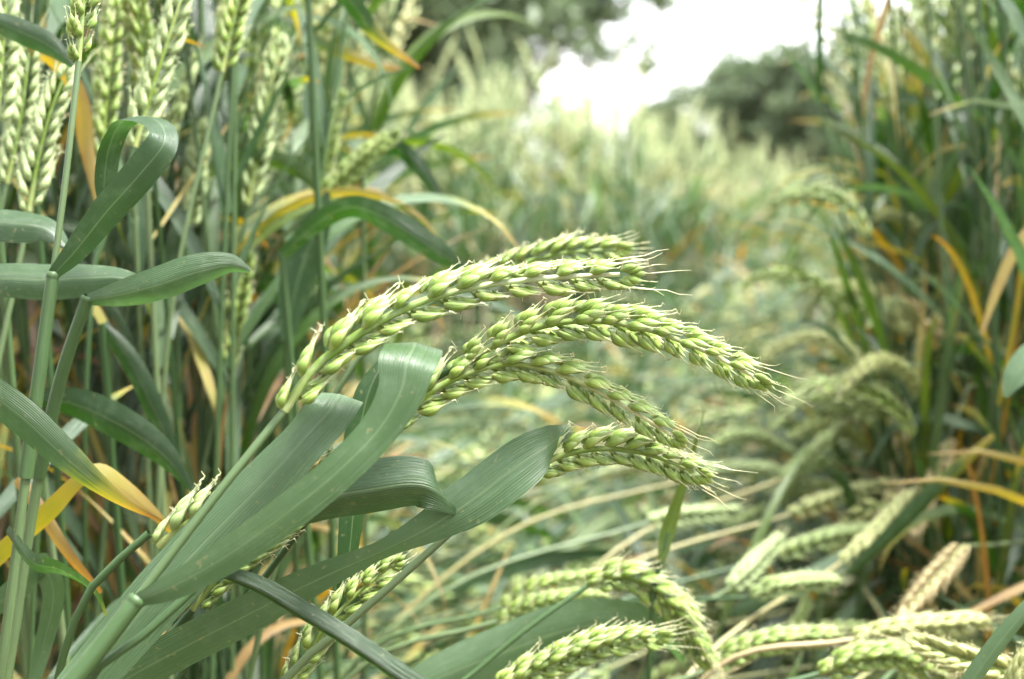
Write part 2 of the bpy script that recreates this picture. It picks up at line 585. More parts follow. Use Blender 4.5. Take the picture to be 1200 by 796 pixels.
def ear_layout(path, side, count, rnd, size=1.0, spread=0.36):
    """positions and axes of the spikelets along an ear path; side = direction the two rows take turns on"""
    p = catmull(path, 80)
    s, L = arclen(p)
    T = tangents(p)
    side = np.broadcast_to(np.asarray(side, float), p.shape)
    S = nrm(side - T * np.sum(side * T, axis=1, keepdims=True))
    out = []
    for i in range(count):
        f = (i + 0.15) / (count + 0.9)
        k = min(int(f * 79), 79)
        sg = 1 if i % 2 == 0 else -1
        a = spread * (1 - 0.35 * f) + rnd.uniform(-.06, .06)
        sc = size * min(0.76 + 1.9 * f, 1.0) * (1.0 - 0.28 * max(0, f - 0.55) / 0.45) * rnd.uniform(.85, 1.12)
        Z = nrm(math.cos(a) * T[k] + math.sin(a) * sg * S[k])
        Y = nrm(sg * S[k] - Z * np.dot(sg * S[k], Z))
        X = np.cross(Y, Z)
        tw = rnd.uniform(-.16, .16)
        X, Y = X * math.cos(tw) + Y * math.sin(tw), Y * math.cos(tw) - X * math.sin(tw)
        out.append((p[k] + sg * S[k] * 0.0012, X, Y, Z, sc, f))
    k = 78
    X = S[k]
    Z = T[k]
    out.append((p[k - 2], X, np.cross(Z, X), Z, size * 0.72, 1.0))
    return p, out


# ------------------------------------------------------------------ objects
def link(o):
    col.objects.link(o)
    return o


def thing(name, loc, label, cat, group=None):
    o = bpy.data.objects.new(name, None)
    o.empty_display_size = 0.02
    o.location = tuple(loc)
    o['label'] = label
    o['category'] = cat
    if group:
        o['group'] = group
    return link(o)


def part(name, mesh, parent, label=None):
    o = bpy.data.objects.new(name, mesh)
    o.parent = parent
    if label:
        o['label'] = label
    return link(o)


from mathutils import Matrix


def geo_part(name, geo, parent, origin, mats=None, label=None):
    a = list(geo.arrays())
    a[0] = a[0] - np.asarray(origin)
    mats = mats or MATS
    return part(name, mesh_from(name, tuple(a), mats), parent, label)


def build_ear(parent, origin, path, side, count, rnd, level, dry=0.0, size=1.0, spread=0.36, separate=True, awned_from=0.84, wax=0.0):
    path = np.asarray(path, float)
    p, lay = ear_layout(path, side, count, rnd, size, spread)
    g = Geo()
    tube(g, p[::4], np.linspace(0.0013, 0.0006, len(p[::4])) * size, 6, dry=dry * 0.6, tint=.3, mat=EAR)
    if separate:
        e = geo_part('ear', g, parent, origin)
        for (b, X, Y, Z, sc, f) in lay:
            aw = f > awned_from
            k = rnd.randrange(len((SPK_AWN if aw else SPK)[level]))
            o = bpy.data.objects.new('spikelet', spikelet_mesh(level, aw, k, dry, wax))
            o.parent = e
            bb = b - np.asarray(origin)
            o.matrix_local = Matrix(((X[0] * sc, Y[0] * sc, Z[0] * sc, bb[0]), (X[1] * sc, Y[1] * sc, Z[1] * sc, bb[1]), (X[2] * sc, Y[2] * sc, Z[2] * sc, bb[2]), (0, 0, 0, 1)))
            link(o)
        return e
    ear_into(g, lay, rnd, .5 if level == 1 else level, dry, None, wax)
    return geo_part('ear', g, parent, origin)


def ear_into(g, lay, rnd, level, dry, tint=None, wax=0.0):
    for (b, X, Y, Z, sc, f) in lay:
        a = rnd.choice(SPK[level])
        R = np.stack([X, Y, Z], 1) * sc
        g.add(a[0] @ R.T + b, a[1], a[2], dry, wax, rnd.random() * 0.3 if tint is None else tint, EAR)


def ctrl_ribbon(ctrl, n=40):
    """pixel control rows -> centre line, widths, width directions.
    row = (px, py, d, width_px, tilt_deg) or (px, py, d, width_px, wx, wy, wz)"""
    rows = []
    m = len(ctrl)
    for i, c in enumerate(ctrl):
        p = P(c[0], c[1], c[2])
        w = c[3] * c[2] / FPX
        if len(c) == 5:
            a, b = ctrl[max(i - 1, 0)], ctrl[min(i + 1, m - 1)]
            tx, ty = b[0] - a[0], b[1] - a[1]
            l = math.hypot(tx, ty) or 1
            t = math.radians(c[4])
            wd = dirc(-ty / l * math.cos(t), tx / l * math.cos(t), math.sin(t))
        else:
            wd = dirc(c[4], c[5], c[6])
        rows.append(np.concatenate([p, [w], wd]))
    r = catmull(rows, n)
    return r[:, :3], np.maximum(r[:, 3], 0.0004), r[:, 4:7]


def dry_profile(n, base=0.0, tip=0.0, start=0.7):
    s = np.linspace(0, 1, n)
    return base + (tip - base) * np.clip((s - start) / max(1 - start, 1e-6), 0, 1) ** 1.2


def hero_leaf(parent, origin, ctrl, vee=0.15, wax=0.5, tint=0.5, base=0.0, tip=0.0, start=0.8, n=56, cols=9, wavy=0.3, label=None):
    p, w, wd = ctrl_ribbon(ctrl, n)
    g = Geo()
    ribbon(g, p, w, wd, cols, vee, dry_profile(n, base, tip, start), wax, tint, wavy)
    return geo_part('leaf', g, parent, origin, label=label)


def stem_part(parent, origin, pts, radii, n=40, sides=10, dry=0.0, nodes=(), tint=0.5):
    p = catmull(pts, n)
    s, L = arclen(p)
    r = np.interp(s, np.linspace(0, 1, len(radii)), radii)
    for nd in nodes:
        r = r * (1 + 0.35 * np.exp(-((s - nd) * L / 0.003) ** 2))
    g = Geo()
    tube(g, p, r, sides, dry, 0, tint)
    return geo_part('stem', g, parent, origin)


def sheath(parent, origin, pts, r0, r1):
    p = catmull(pts, 18)
    g = Geo()
    tube(g, p, np.concatenate([np.linspace(r0, r1, 17), [r1 * .92]]), 10, tint=.35)
    o = geo_part('leaf_sheath', g, parent, origin)
    t = nrm(p[-1] - p[-2])
    q = np.array([p[-1] + t * k for k in (-.0011, -.0004, .0004, .0011)])
    g = Geo()
    tube(g, q, np.array([1.0, 1.04, 1.02, .75]) * r1, 10, dry=.05, tint=.4)
    a = list(g.arrays())
    a[0] = a[0] - np.asarray(origin)
    part('collar', mesh_from('collar', tuple(a), MATS), o)
    return o


def free_leaf_path(start, az, el0, length, droop, n, twist, rnd, width):
    """arching blade from a stem point"""
    h = np.array([math.cos(az), math.sin(az), 0])
    z = np.array([0, 0, 1.0])
    side0 = np.array([-math.sin(az), math.cos(az), 0])
    p = [np.asarray(start, float)]
    el = el0
    st = length / (n - 1)
    bend = rnd.uniform(-0.5, 0.5)
    for k in range(n - 1):
        f = k / (n - 1)
        a2 = az + bend * f
        h = np.array([math.cos(a2), math.sin(a2), 0])
        p.append(p[-1] + st * (math.cos(el) * h + math.sin(el) * z))
        el -= droop * (0.25 + 1.9 * f) / (n - 1)
    p = np.array(p)
    s = np.linspace(0, 1, n)
    w = width * np.interp(s, [0, .12, .45, .75, 1], [.55, .9, 1, .7, .05])
    T = tangents(p)
    up = nrm(np.cross(side0, T))
    a = (twist * s + rnd.uniform(-.3, .3))[:, None]
    wd = side0 * np.cos(a) + up * np.sin(a)
    return p, w, wd


def random_leaves(stem_pts, rnd, level, heights, away=None, dryness=1.0, len_scale=1.0, stiff=.45):
    """blades for a stalk: list of (path, width, wdir, dry profile)"""
    out = []
    s, L = arclen(stem_pts)
    n = {2: 26, 1: 16, 0: 7}[level]
    for hf in heights:
        k = int(np.clip(np.searchsorted(s, hf), 1, len(stem_pts) - 2))
        az = rnd.uniform(0, 6.283)
        if away is not None:
            az = away + rnd.uniform(-1.4, 1.4)
        el = rnd.uniform(0.55, 1.45)
        length = rnd.uniform(0.12, 0.24) * len_scale
        p, w, wd = free_leaf_path(stem_pts[k], az, el, length, rnd.uniform(0.3, 2.4) if rnd.random() < .88 else rnd.uniform(2.2, 3.4), n, rnd.uniform(-2.2, 2.2), rnd, rnd.uniform(.0075, .0135))
        if rnd.random() < stiff:
            p, w, wd = free_leaf_path(stem_pts[k], az, rnd.uniform(1.05, 1.5), length, rnd.uniform(.1, 1.2), n, rnd.uniform(-2.2, 2.2), rnd, rnd.uniform(.006, .010))
        old = max(0.0, 0.80 - hf) * 1.3 * dryness
        base = 0.0
        tip = 0.0
        q = rnd.random()
        if q < old * 0.9:
            base = rnd.uniform(.35, 1.0)
            tip = min(1.0, base + .25)
            w = w * rnd.uniform(.4, .75)
        elif q < old + 0.35:
            tip = rnd.uniform(.5, 1.0)
        out.append((p, w, wd, dry_profile(n, base, tip, rnd.uniform(.45, .85))))
    return out


def nod_path(base, tip_h, lean_az, lean, nod, rnd, ear_len):
    """standing stem: root on the soil, slight lean, ear nodding over"""
    b = np.asarray(base, float)
    h = np.array([math.cos(lean_az), math.sin(lean_az), 0])
    p = []
    for f in np.linspace(0, 1, 8):
        p.append(b + np.array([0, 0, tip_h * f]) + h * (lean * f ** 2.2))
    p = np.array(p)
    t = nrm(p[-1] - p[-2])
    e = [p[-1]]
    el = math.asin(np.clip(t[2], -1, 1))
    for k in range(5):
        el -= nod / 5
        e.append(e[-1] + ear_len / 5 * (math.cos(el) * h + math.sin(el) * np.array([0, 0, 1])))
    return p, np.array(e)


COUNT = {'stalk': 0}


def stalk(label, group, stem_pts, ear_path, side, rnd, level=1, leaves=(), ear_dry=0.0, stem_dry=0.0, separate=True, count=19, size=1.0, r=(0.0021, 0.0017, 0.0012), nodes=(), wax=0.0, spread=0.36):
    stem_pts = np.asarray(stem_pts, float)
    origin = stem_pts[0]
    o = thing('wheat_stalk', origin, label, 'wheat stalk', group)
    n = {2: 44, 1: 24, 0: 10}[level]
    stem_part(o, origin, stem_pts, r, n, {2: 10, 1: 7, 0: 4}[level], stem_dry, nodes, rnd.random())
    if ear_path is not None:
        build_ear(o, origin, ear_path, side, count, rnd, min(level, 2), ear_dry, size, spread, separate, wax=wax)
    cols = {2: 7, 1: 5, 0: 3}[level]
    for (p, w, wd, dr) in leaves:
        g = Geo()
        ribbon(g, p, w, wd, cols, rnd.uniform(.05, .35), dr, rnd.choice([.0, .0, .1, .3, .6]), rnd.random(), rnd.uniform(.1, .5))
        geo_part('leaf', g, o, origin)
    COUNT['stalk'] += 1
    return o, origin


def px_path(rows):
    return np.array([P(*r) for r in rows])


def img_side(path, roll):
    """direction across the ear: roll 0 = up in the picture plane, 90 = towards the viewer"""
    p = catmull(path, 80)
    T = tangents(p)
    upw = np.cross(T, FWD)
    upw = nrm(upw)
    t = math.radians(roll)
    return upw * math.cos(t) - FWD * math.sin(t)


# ================================================================== SETTING
def soil_sheet():
    xs = np.concatenate([[-400, -60, -12], np.linspace(-4, 4, 60), [12, 60, 400]])
    ys = np.concatenate([[-60, -8], np.linspace(-1, 9, 70), [20, 60, 150, 700]])
    X, Y = np.meshgrid(xs, ys, indexing='ij')
    near = (np.abs(X) < 5) & (Y > -2) & (Y < 10)
    Z = np.where(near, 0.012 * np.sin(X * 9.1 + Y * 3) * np.cos(Y * 7.3 - X) + rng.uniform(-.008, .008, X.shape) - 0.012, -0.012)
    V = np.stack([X, Y, Z], -1).reshape(-1, 3)
    ny = len(ys)
    i, j = np.meshgrid(np.arange(len(xs) - 1), np.arange(ny - 1), indexing='ij')
    a = (i * ny + j).ravel()
    F = np.stack([a, a + ny, a + ny + 1, a + 1], 1)
    g = Geo()
    g.add(V, F, V[:, :2])
    o = link(bpy.data.objects.new('ground', mesh_from('ground', g.arrays(), [M_SOIL])))
    o['kind'] = 'structure'
    o['label'] = 'bare brown field soil under the wheat'
    return o


soil_sheet()


# ---- trees
def make_tree(label, x, y, height, crown_r, crown_z0, seed, n_leaf, leaf=0.16, lean=0.0, group='trees beyond the field', lifted=None):
    rnd = random.Random(seed)
    r_ = np.random.default_rng(seed)
    o = thing('tree', (x, y, 0), label, 'tree', group)
    g = Geo()
    k = np.linspace(0, 1, 10)
    trunk = np.stack([0.25 * np.sin(k * 3 + seed) + lean * k, 0.2 * np.cos(k * 2.3 + seed), k * height * 0.82 - 0.1], 1)
    tube(g, trunk, np.interp(k, [0, .08, 1], [height * 0.042, height * .03, height * .007]), 9)
    clumps = []
    for b in range(28):
        f = rnd.uniform(0.06, 0.97)
        s = trunk[int(f * 9)]
        az = rnd.uniform(0, 6.283)
        ln = crown_r * rnd.uniform(.55, 1.05) * math.sqrt(max(0.12, 1 - (abs(f - .42) / .62) ** 2))
        el = rnd.uniform(-.1, .55)
        pts = []
        for q in np.linspace(0, 1, 6):
            pts.append(s + ln * q * np.array([math.cos(az) * math.cos(el), math.sin(az) * math.cos(el), math.sin(el) * q]) + np.array([0, 0, -0.12 * ln * q * q]) + r_.normal(0, .03 * ln, 3) * q)
        pts = np.array(pts)
        tube(g, pts, np.linspace(height * .011, height * .0025, 6), 5)
        for q in range(2, 6):
            if pts[q][2] > crown_z0 - 0.3:
                clumps.append((pts[q], crown_r * rnd.uniform(.13, .26)))
            for e in range(2):
                off = r_.normal(0, crown_r * .16, 3)
                c2 = pts[q] + off
                if c2[2] > crown_z0:
                    clumps.append((c2, crown_r * rnd.uniform(.08, .2)))
                    tube(g, np.linspace(pts[q], c2, 3), np.array([.004, .003, .0015]) * height, 4)
    arr = list(g.arrays())
    arr[6][:] = 0
    part('trunk', mesh_from('trunk', tuple(arr), [M_BARK]), o)
    if lifted:                                      # low boughs missing on one side
        clumps = [c for c in clumps if not (c[0][0] > lifted[0] and c[0][2] < lifted[1])]
    w = np.array([c[1] ** 2 for c in clumps])
    idx = r_.choice(len(clumps), n_leaf, p=w / w.sum())
    C = np.array([c[0] for c in clumps])[idx]
    R = np.array([c[1] for c in clumps])[idx]
    d = nrm(r_.normal(0, 1, (n_leaf, 3)))
    ctr = C + d * (R * r_.uniform(.25, 1.0, n_leaf) ** 0.5)[:, None] * np.array([1, 1, .75])
    a = nrm(r_.normal(0, 1, (n_leaf, 3)) + np.array([0, 0, .1]))
    b = nrm(np.cross(a, r_.normal(0, 1, (n_leaf, 3))))
    sz = (leaf * r_.uniform(.6, 1.3, n_leaf))[:, None]
    V = np.stack([ctr - a * sz, ctr + b * sz * .45 + a * sz * 0.1, ctr + a * sz, ctr - b * sz * .45 + a * sz * 0.1], 1).reshape(-1, 3)
    F = np.arange(n_leaf * 4).reshape(-1, 4)
    g2 = Geo()
    tint = np.repeat(np.clip(0.5 * (np.array([hash((seed, int(q))) % 97 / 97 for q in idx])) + 0.45 * r_.random(n_leaf), 0, 0.99), 4)
    g2.add(V, F, np.zeros((len(V), 2)), 0, 0, tint, 0)
    me = mesh_from('crown', g2.arrays(), [M_TREE])
    me.polygons.foreach_set('use_smooth', np.zeros(len(F), bool))
    part('crown', me, o)
    return o


def gx(px, d):
    return (px - 600) / FPX * d


make_tree('big spreading tree with long low branches reaching over the wheat', gx(545, 26), 26, 8.0, 3.4, .6, 5, 16000, 0.17, 0.3, lifted=(.7, 2.7))
make_tree('tall dense tree standing beside the big spreading tree', gx(380, 30), 30, 10.5, 4.2, 1.5, 8, 9000, 0.2)
make_tree('far round tree at the open end of the hedgerow', gx(835, 85), 85, 7.6, 3.2, .5, 12, 3300, 0.3)
make_tree('far wide tree in the middle of the hedgerow', gx(893, 80), 80, 9.0, 3.8, .5, 21, 4600, 0.3)
make_tree('far tall tree rising above the hedgerow', gx(945, 76), 76, 9.8, 3.8, .6, 33, 4600, 0.28)
make_tree('far dark tree of the hedgerow partly behind standing wheat', gx(1010, 72), 72, 9.8, 4.0, .6, 41, 5000, 0.28)
make_tree('far hedgerow tree hidden behind the dense standing wheat', gx(1120, 74), 74, 8.5, 3.8, .6, 47, 5000, 0.3)
make_tree('small far bush showing just above the wheat ears', gx(668, 95), 95, 6.3, 2.2, .4, 52, 2500, 0.3)
make_tree('small low far tree between the bush and the hedgerow', gx(775, 92), 92, 6.6, 2.4, .4, 57, 3000, 0.3)
make_tree('far tree hidden behind the tall wheat', gx(120, 60), 60, 9.5, 4.4, 1.0, 63, 5000, 0.3)


# ================================================================== HERO STALKS
RH = random.Random(42)


def ground_below(px, py, d, dx=0.0, dy=0.0):
    q = P(px, py, d)
    return np.array([q[0] + dx, q[1] + dy, 0.0])


G_BENT = 'bent wheat stalks arching over the trampled gap'

# A: long ear with awns, flag leaf folded over at its end
rootA = np.array([-0.24, 0.33, 0])
stemA = np.vstack([[rootA, rootA * .5 + P(60, 830, .40) * .5 + np.array([-.02, 0, 0.02])], px_path([(60, 830, .405), (160, 703, .412), (250, 585, .417), (333, 482, .424)])])
earA = px_path([(333, 482, .424), (368, 432, .426), (420, 392, .43), (480, 359, .436), (550, 338, .443), (640, 326, .452), (742, 321, .462)])
oA, gA = stalk('longest bent wheat ear with awned tip, flag leaf folded over below it', None, stemA, earA, img_side(earA, 22), RH, 2, count=22, size=1.22, r=(.0024, .0022, .0018, .0016, .0014, .0013), spread=.27)
hero_leaf(oA, gA, [(160, 705, .411, 16, 10), (203, 687, .409, 32, -8), (268, 650, .406, 42, -10), (338, 600, .404, 45, -10), (400, 549, .405, 44, -6), (448, 498, .409, 46, 0), (471, 455, .411, 56, .95, .45, 0), (477, 424, .413, 68, 1, .3, 0), (484, 409, .419, 68, 1, .22, .05), (487, 402, .429, 66, 1, .18, .08), (486, 405, .441, 60, 1, .16, .1), (480, 422, .451, 46, 1, .12, .1), (468, 455, .458, 24, 1, .1, .1), (455, 500, .462, 4, 1, 0, .2)], vee=.16, wax=.35, tint=.6, n=90, wavy=.2, label='broad grey-green flag leaf folded over at its top')
sheath(oA, gA, px_path([(20, 880, .402), (60, 830, .405), (110, 768, .4085), (160, 703, .412)]), .0031, .0027)

# C: lower ear of the pair, carries the broad blade and the two-toned blade
rootC = np.array([-0.20, 0.37, 0])
stemC = np.vstack([[rootC, rootC * .5 + P(70, 840, .43) * .5], px_path([(90, 815, .416), (180, 735, .418), (265, 655, .428), (340, 592, .450), (400, 550, .462), (448, 505, .466)])])
earC = px_path([(448, 505, .466), (478, 480, .468), (520, 450, .47), (590, 427, .473), (650, 436, .476), (710, 464, .48), (758, 492, .484), (796, 516, .488)])
oC, gC = stalk('drooping wheat ear curving under its twin, two broad blades on its stem', None, stemC, earC, img_side(earC, 28), RH, 2, count=24, size=1.08, r=(.0026, .0026, .0027, .0025, .0020, .0013, .0013), spread=.30)
hero_leaf(oC, gC, [(60, 850, .435, 50, 5), (105, 790, .437, 66, -20), (170, 712, .436, 76, -22), (240, 636, .435, 76, -24), (310, 565, .435, 66, -24), (362, 508, .436, 58, -22), (384, 484, .438, 56, .95, .4, .1), (394, 469, .442, 56, 1, .32, .15), (398, 462, .448, 58, 1, .28, .2), (396, 468, .460, 50, 1, .25, .2), (384, 495, .470, 34, 1, .2, .2), (362, 545, .478, 8, 1, .1, .2)], vee=.14, wax=.7, tint=.6, n=90, wavy=.25, label='broad pale blade bent over with a rounded fold')
hero_leaf(oC, gC, [(255, 655, .445, 20, 15), (300, 618, .447, 46, 10), (360, 590, .448, 60, 8), (430, 575, .449, 64, 5), (485, 568, .451, 60, 5), (508, 573, .453, 50, .25, 1, .15), (525, 586, .458, 26, .4, .9, .3), (545, 606, .47, 5, .5, .8, .3)], vee=.75, wax=.4, tint=.25, n=80, cols=11, wavy=.15, label='dark two-toned blade folded along its midrib')
hero_leaf(oC, gC, [(230, 665, .437, 14, 30), (300, 690, .436, 24, 20), (345, 716, .435, 26, 20), (405, 753, .434, 27, 20), (475, 800, .434, 26, 20), (560, 850, .434, 20, 20)], vee=.9, wax=.12, tint=.12, n=44, wavy=.0, label='narrow dark rolled blade')

# B: central ear in sharpest focus
rootB = np.array([-0.17, 0.44, 0])
stemB = np.vstack([[rootB, rootB * .45 + P(190, 830, .485) * .55], px_path([(190, 830, .487), (300, 690, .486), (400, 556, .482), (455, 487, .477), (508, 444, .472), (548, 422, .471)])])
earB = px_path([(548, 422, .471), (585, 402, .471), (625, 385, .472), (680, 376, .473), (750, 384, .475), (820, 409, .477), (894, 447, .48)])
oB, gB = stalk('plump wheat ear arching highest of the twin pair, tip awns pointing down', None, stemB, earB, img_side(earB, 48), RH, 2, count=22, size=1.13, r=(.0024, .0024, .0022, .0016, .0012, .0012), spread=.48)
hero_leaf(oB, gB, [(398, 720, .505, 8, 30), (408, 660, .507, 24, 30), (415, 590, .51, 32, 25), (420, 520, .512, 34, 25), (432, 460, .515, 28, 30), (452, 420, .52, 10, 40)], vee=.4, wax=.0, tint=.35, label='narrow deep green upright blade')

# D: ear emerging behind the twisted blade
rootD = np.array([-0.10, 0.40, 0])
stemD = np.vstack([[rootD, rootD * .5 + P(320, 830, .48) * .5], px_path([(320, 820, .478), (395, 742, .478), (460, 685, .479), (528, 624, .482), (578, 580, .488), (620, 552, .49)])])
earD = px_path([(620, 552, .49), (652, 536, .491), (700, 526, .492), (757, 532, .495), (820, 556, .50)])
oD, gD = stalk('short wheat ear emerging from behind the twisted blade', None, stemD, earD, img_side(earD, 22), RH, 2, count=18, size=1.1, r=(.0024, .0022, .0019, .0015, .0013), nodes=(.62,), spread=.38)
hero_leaf(oD, gD, [(70, 850, .462, 30, 15), (150, 795, .46, 46, 15), (280, 726, .458, 50, 15), (380, 676, .458, 38, 25), (450, 645, .46, 34, 45), (505, 617, .462, 42, 15), (555, 585, .464, 60, -15), (598, 552, .466, 62, -18), (627, 532, .469, 54, .4, .9, 0), (643, 522, .473, 46, .15, 1, .05), (650, 516, .481, 36, .05, 1, .1), (661, 508, .489, 20, 0, 1, .1), (690, 503, .494, 4, 0, 1, 0)], vee=.14, wax=.6, tint=.4, base=0.0, tip=.95, start=.955, n=110, cols=11, wavy=.15, label='long blue-grey blade with a spiral twist and brown tip')

# E: dark ear beside the crossing stem
earE = px_path([(338, 802, .50), (372, 748, .50), (412, 702, .502), (463, 660, .505)])
rootE = np.array([-0.13, 0.45, 0])
oE, gE = stalk('small green ear standing beside the thin crossing stem', None, np.vstack([[rootE], px_path([(280, 880, .50), (338, 802, .50)])]), earE, img_side(earE, 20), RH, 2, count=15, size=.9, r=(.002, .0013), spread=.34)

# M, N: ears half hidden behind the broad blades
earM = px_path([(185, 640, .456), (236, 604, .456), (300, 574, .457), (382, 548, .459)])
oM, gM = stalk('pale ear peeping out over the edge of the broad blade', None, np.vstack([[[-.2, .47, 0]], px_path([(90, 720, .455), (175, 625, .452)])]), earM, img_side(earM, 10), RH, 2, count=16, size=1.15, r=(.002, .0013), wax=.34)
earN = px_path([(225, 715, .475), (262, 670, .475), (300, 640, .476), (352, 605, .48)])
oN, gN = stalk('shaded ear tucked under the broad folded blade', None, np.vstack([[[-.18, .46, 0]], px_path([(150, 820, .475), (225, 715, .475)])]), earN, img_side(earN, 15), RH, 2, count=16, size=.9, r=(.002, .0013))

# second ear showing above A
earA2 = px_path([(548, 330, .60), (600, 312, .60), (660, 297, .605), (728, 292, .61)])
oA2, gA2 = stalk('soft blurred ear lying just above the longest ear', None, np.vstack([[[-.2, .62, 0]], px_path([(380, 480, .60), (460, 385, .60), (548, 330, .60)])]), earA2, img_side(earA2, 15), RH, 1, count=18, size=1.15, r=(.0022, .0015, .0012))

# F: ear hooked downward
earF = px_path([(690, 686, .62), (718, 675, .62), (755, 684, .622), (792, 716, .625), (825, 772, .63)])
oF, gF = stalk('hooked ear bending down on a thin bare stem above the broad fallen leaf', None, np.vstack([[[-.08, .58, 0]], px_path([(470, 860, .60), (545, 797, .61), (620, 735, .615), (690, 686, .62)])]), earF, img_side(earF, 30), RH, 2, count=19, size=1.22, r=(.0022, .0014, .0012, .0011), spread=.4)
hero_leaf(oF, gF, [(420, 850, .60, 30, 10), (500, 802, .61, 50, 10), (590, 765, .62, 62, 10), (680, 735, .63, 66, 12), (745, 732, .64, 50, 25), (785, 752, .65, 30, 40), (800, 775, .655, 6, 40)], vee=.2, wax=.6, tint=.6, wavy=.3)
# G: ear along the bottom
earG = px_path([(585, 808, .57), (640, 779, .572), (705, 756, .575), (775, 745, .58)])
oG, gG = stalk('low ear lying below the broad fallen leaf', None, np.vstack([[[-.06, .5, 0]], px_path([(500, 880, .56), (585, 808, .57)])]), earG, img_side(earG, 25), RH, 2, count=18, size=1.12, r=(.002, .0013))
# ears lying behind F
for k, rows in enumerate([[(590, 712, .76), (620, 694, .76), (660, 682, .765), (715, 676, .77)], [(585, 728, .72), (620, 712, .72), (660, 702, .725), (705, 700, .73)]]):
    e = px_path(rows)
    r0 = P(rows[0][0] - 180, rows[0][1] + 70, rows[0][2])
    o_, g_ = stalk(['blurred lying ear just behind the hooked ear', 'blurred short lying ear on the stem under the hooked ear'][k], None, np.vstack([[[r0[0] - .05, r0[1], 0]], [r0], e[:1]]), e, img_side(e, 25), RH, 1, count=17, size=.9, r=(.002, .0013))

# lying ears by the straw
low = [([(832, 784, .70), (875, 760, .70), (920, 750, .705), (975, 746, .71)], 'lying green ear with a yellow straw across it', .1, .0),
       ([(1000, 750, .69), (1050, 740, .69), (1100, 733, .695), (1148, 730, .70)], 'lying ear on a yellow ripening straw', .35, .7),
       ([(1215, 800, .60), (1165, 784, .60), (1120, 772, .60), (1078, 754, .605)], 'pale bristly ear beside the blue-grey blade', .3, .1),
       ([(960, 790, .66), (1005, 772, .66), (1055, 770, .665), (1100, 792, .67)], 'lying ear curving through the straw beside the yellow one', .0, .1),
       ([(1185, 820, .56), (1195, 800, .56), (1215, 770, .56), (1240, 735, .56)], 'frayed ear under the blue-grey blade', .3, .0)]
for rows, lab, ed, sd in low:
    e = px_path(rows)
    sx = rows[0][0] - rows[1][0]
    sy = rows[0][1] - rows[1][1]
    r1 = P(rows[0][0] + sx * 3.2, rows[0][1] + sy * 2.2 + 10, rows[0][2])
    r0 = np.array([r1[0] + .12 * np.sign(sx), r1[1] + .05, 0])
    stalk(lab, None, np.vstack([[r0, (r0 + r1) / 2 + np.array([0, 0, .06])], [r1], e[:1]]), e, img_side(e, 30), RH, 2, count=17, size=1.15, r=(.0022, .0016, .0014), ear_dry=ed, stem_dry=sd)

lying = [
    ([(925, 603, 1.08), (955, 592, 1.09), (990, 580, 1.11), (1040, 566, 1.13)], 'pale ear lying across the heap of straw'),
    ([(905, 652, 1.02), (940, 640, 1.03), (975, 630, 1.04), (1025, 622, 1.06)], 'pale ear lying in front of its parallel twin on the heap'),
    ([(915, 562, 1.16), (935, 545, 1.17), (955, 528, 1.18), (982, 502, 1.20)], 'ear slanting up the heap above the parallel twins'),
    ([(1068, 440, 1.22), (1062, 480, 1.20), (1056, 520, 1.18), (1048, 566, 1.16)], 'long ear hanging down from the edge of the dense stand'),
    ([(1052, 560, 1.14), (1048, 580, 1.13), (1040, 602, 1.12), (1028, 640, 1.10)], 'tan ear hanging just below the long hanging one'),
    ([(1112, 515, 1.12), (1102, 545, 1.11), (1090, 575, 1.10), (1072, 622, 1.08)], 'brown weathered ear hanging at the foot of the dense stand'),
    ([(835, 522, 1.28), (862, 512, 1.29), (890, 514, 1.30), (925, 530, 1.31)], 'pale ear bowed over the straw of the gap'),
    ([(812, 560, 1.18), (845, 551, 1.19), (878, 549, 1.20), (915, 553, 1.21)], 'pale ear lying level under the bowed one'),
    ([(760, 612, 1.06), (790, 606, 1.07), (822, 603, 1.08), (862, 600, 1.09)], 'short ear lying level beside the bright grass shoot'),
    ([(855, 690, .96), (872, 674, .97), (888, 658, .98), (912, 634, 1.0)], 'pale stubby ear pointing up the heap'),
    ([(985, 660, .98), (1010, 640, 1.0), (1035, 615, 1.02), (1066, 580, 1.04)], 'ear slanting up beside the yellow-green blade'),
    ([(1118, 402, 1.25), (1100, 385, 1.25), (1085, 372, 1.26), (1062, 356, 1.27)], 'tan ear tipped over at the edge of the dense stand'),
    ([(1020, 405, 1.3), (1005, 435, 1.29), (995, 465, 1.28), (985, 505, 1.26)], 'green ear drooping beside the long hanging one'),
    ([(700, 560, 1.25), (735, 548, 1.26), (770, 542, 1.27), (812, 545, 1.28)], 'blurred ear lying level behind the bent ears'),
    ([(880, 700, .9), (905, 690, .9), (935, 684, .91), (975, 682, .92)], 'ear lying level above the yellow straw'),
    ([(1130, 640, .95), (1112, 660, .94), (1092, 682, .93), (1062, 716, .92)], 'brown ear lying under the dense stand beside the yellow straw'),
]
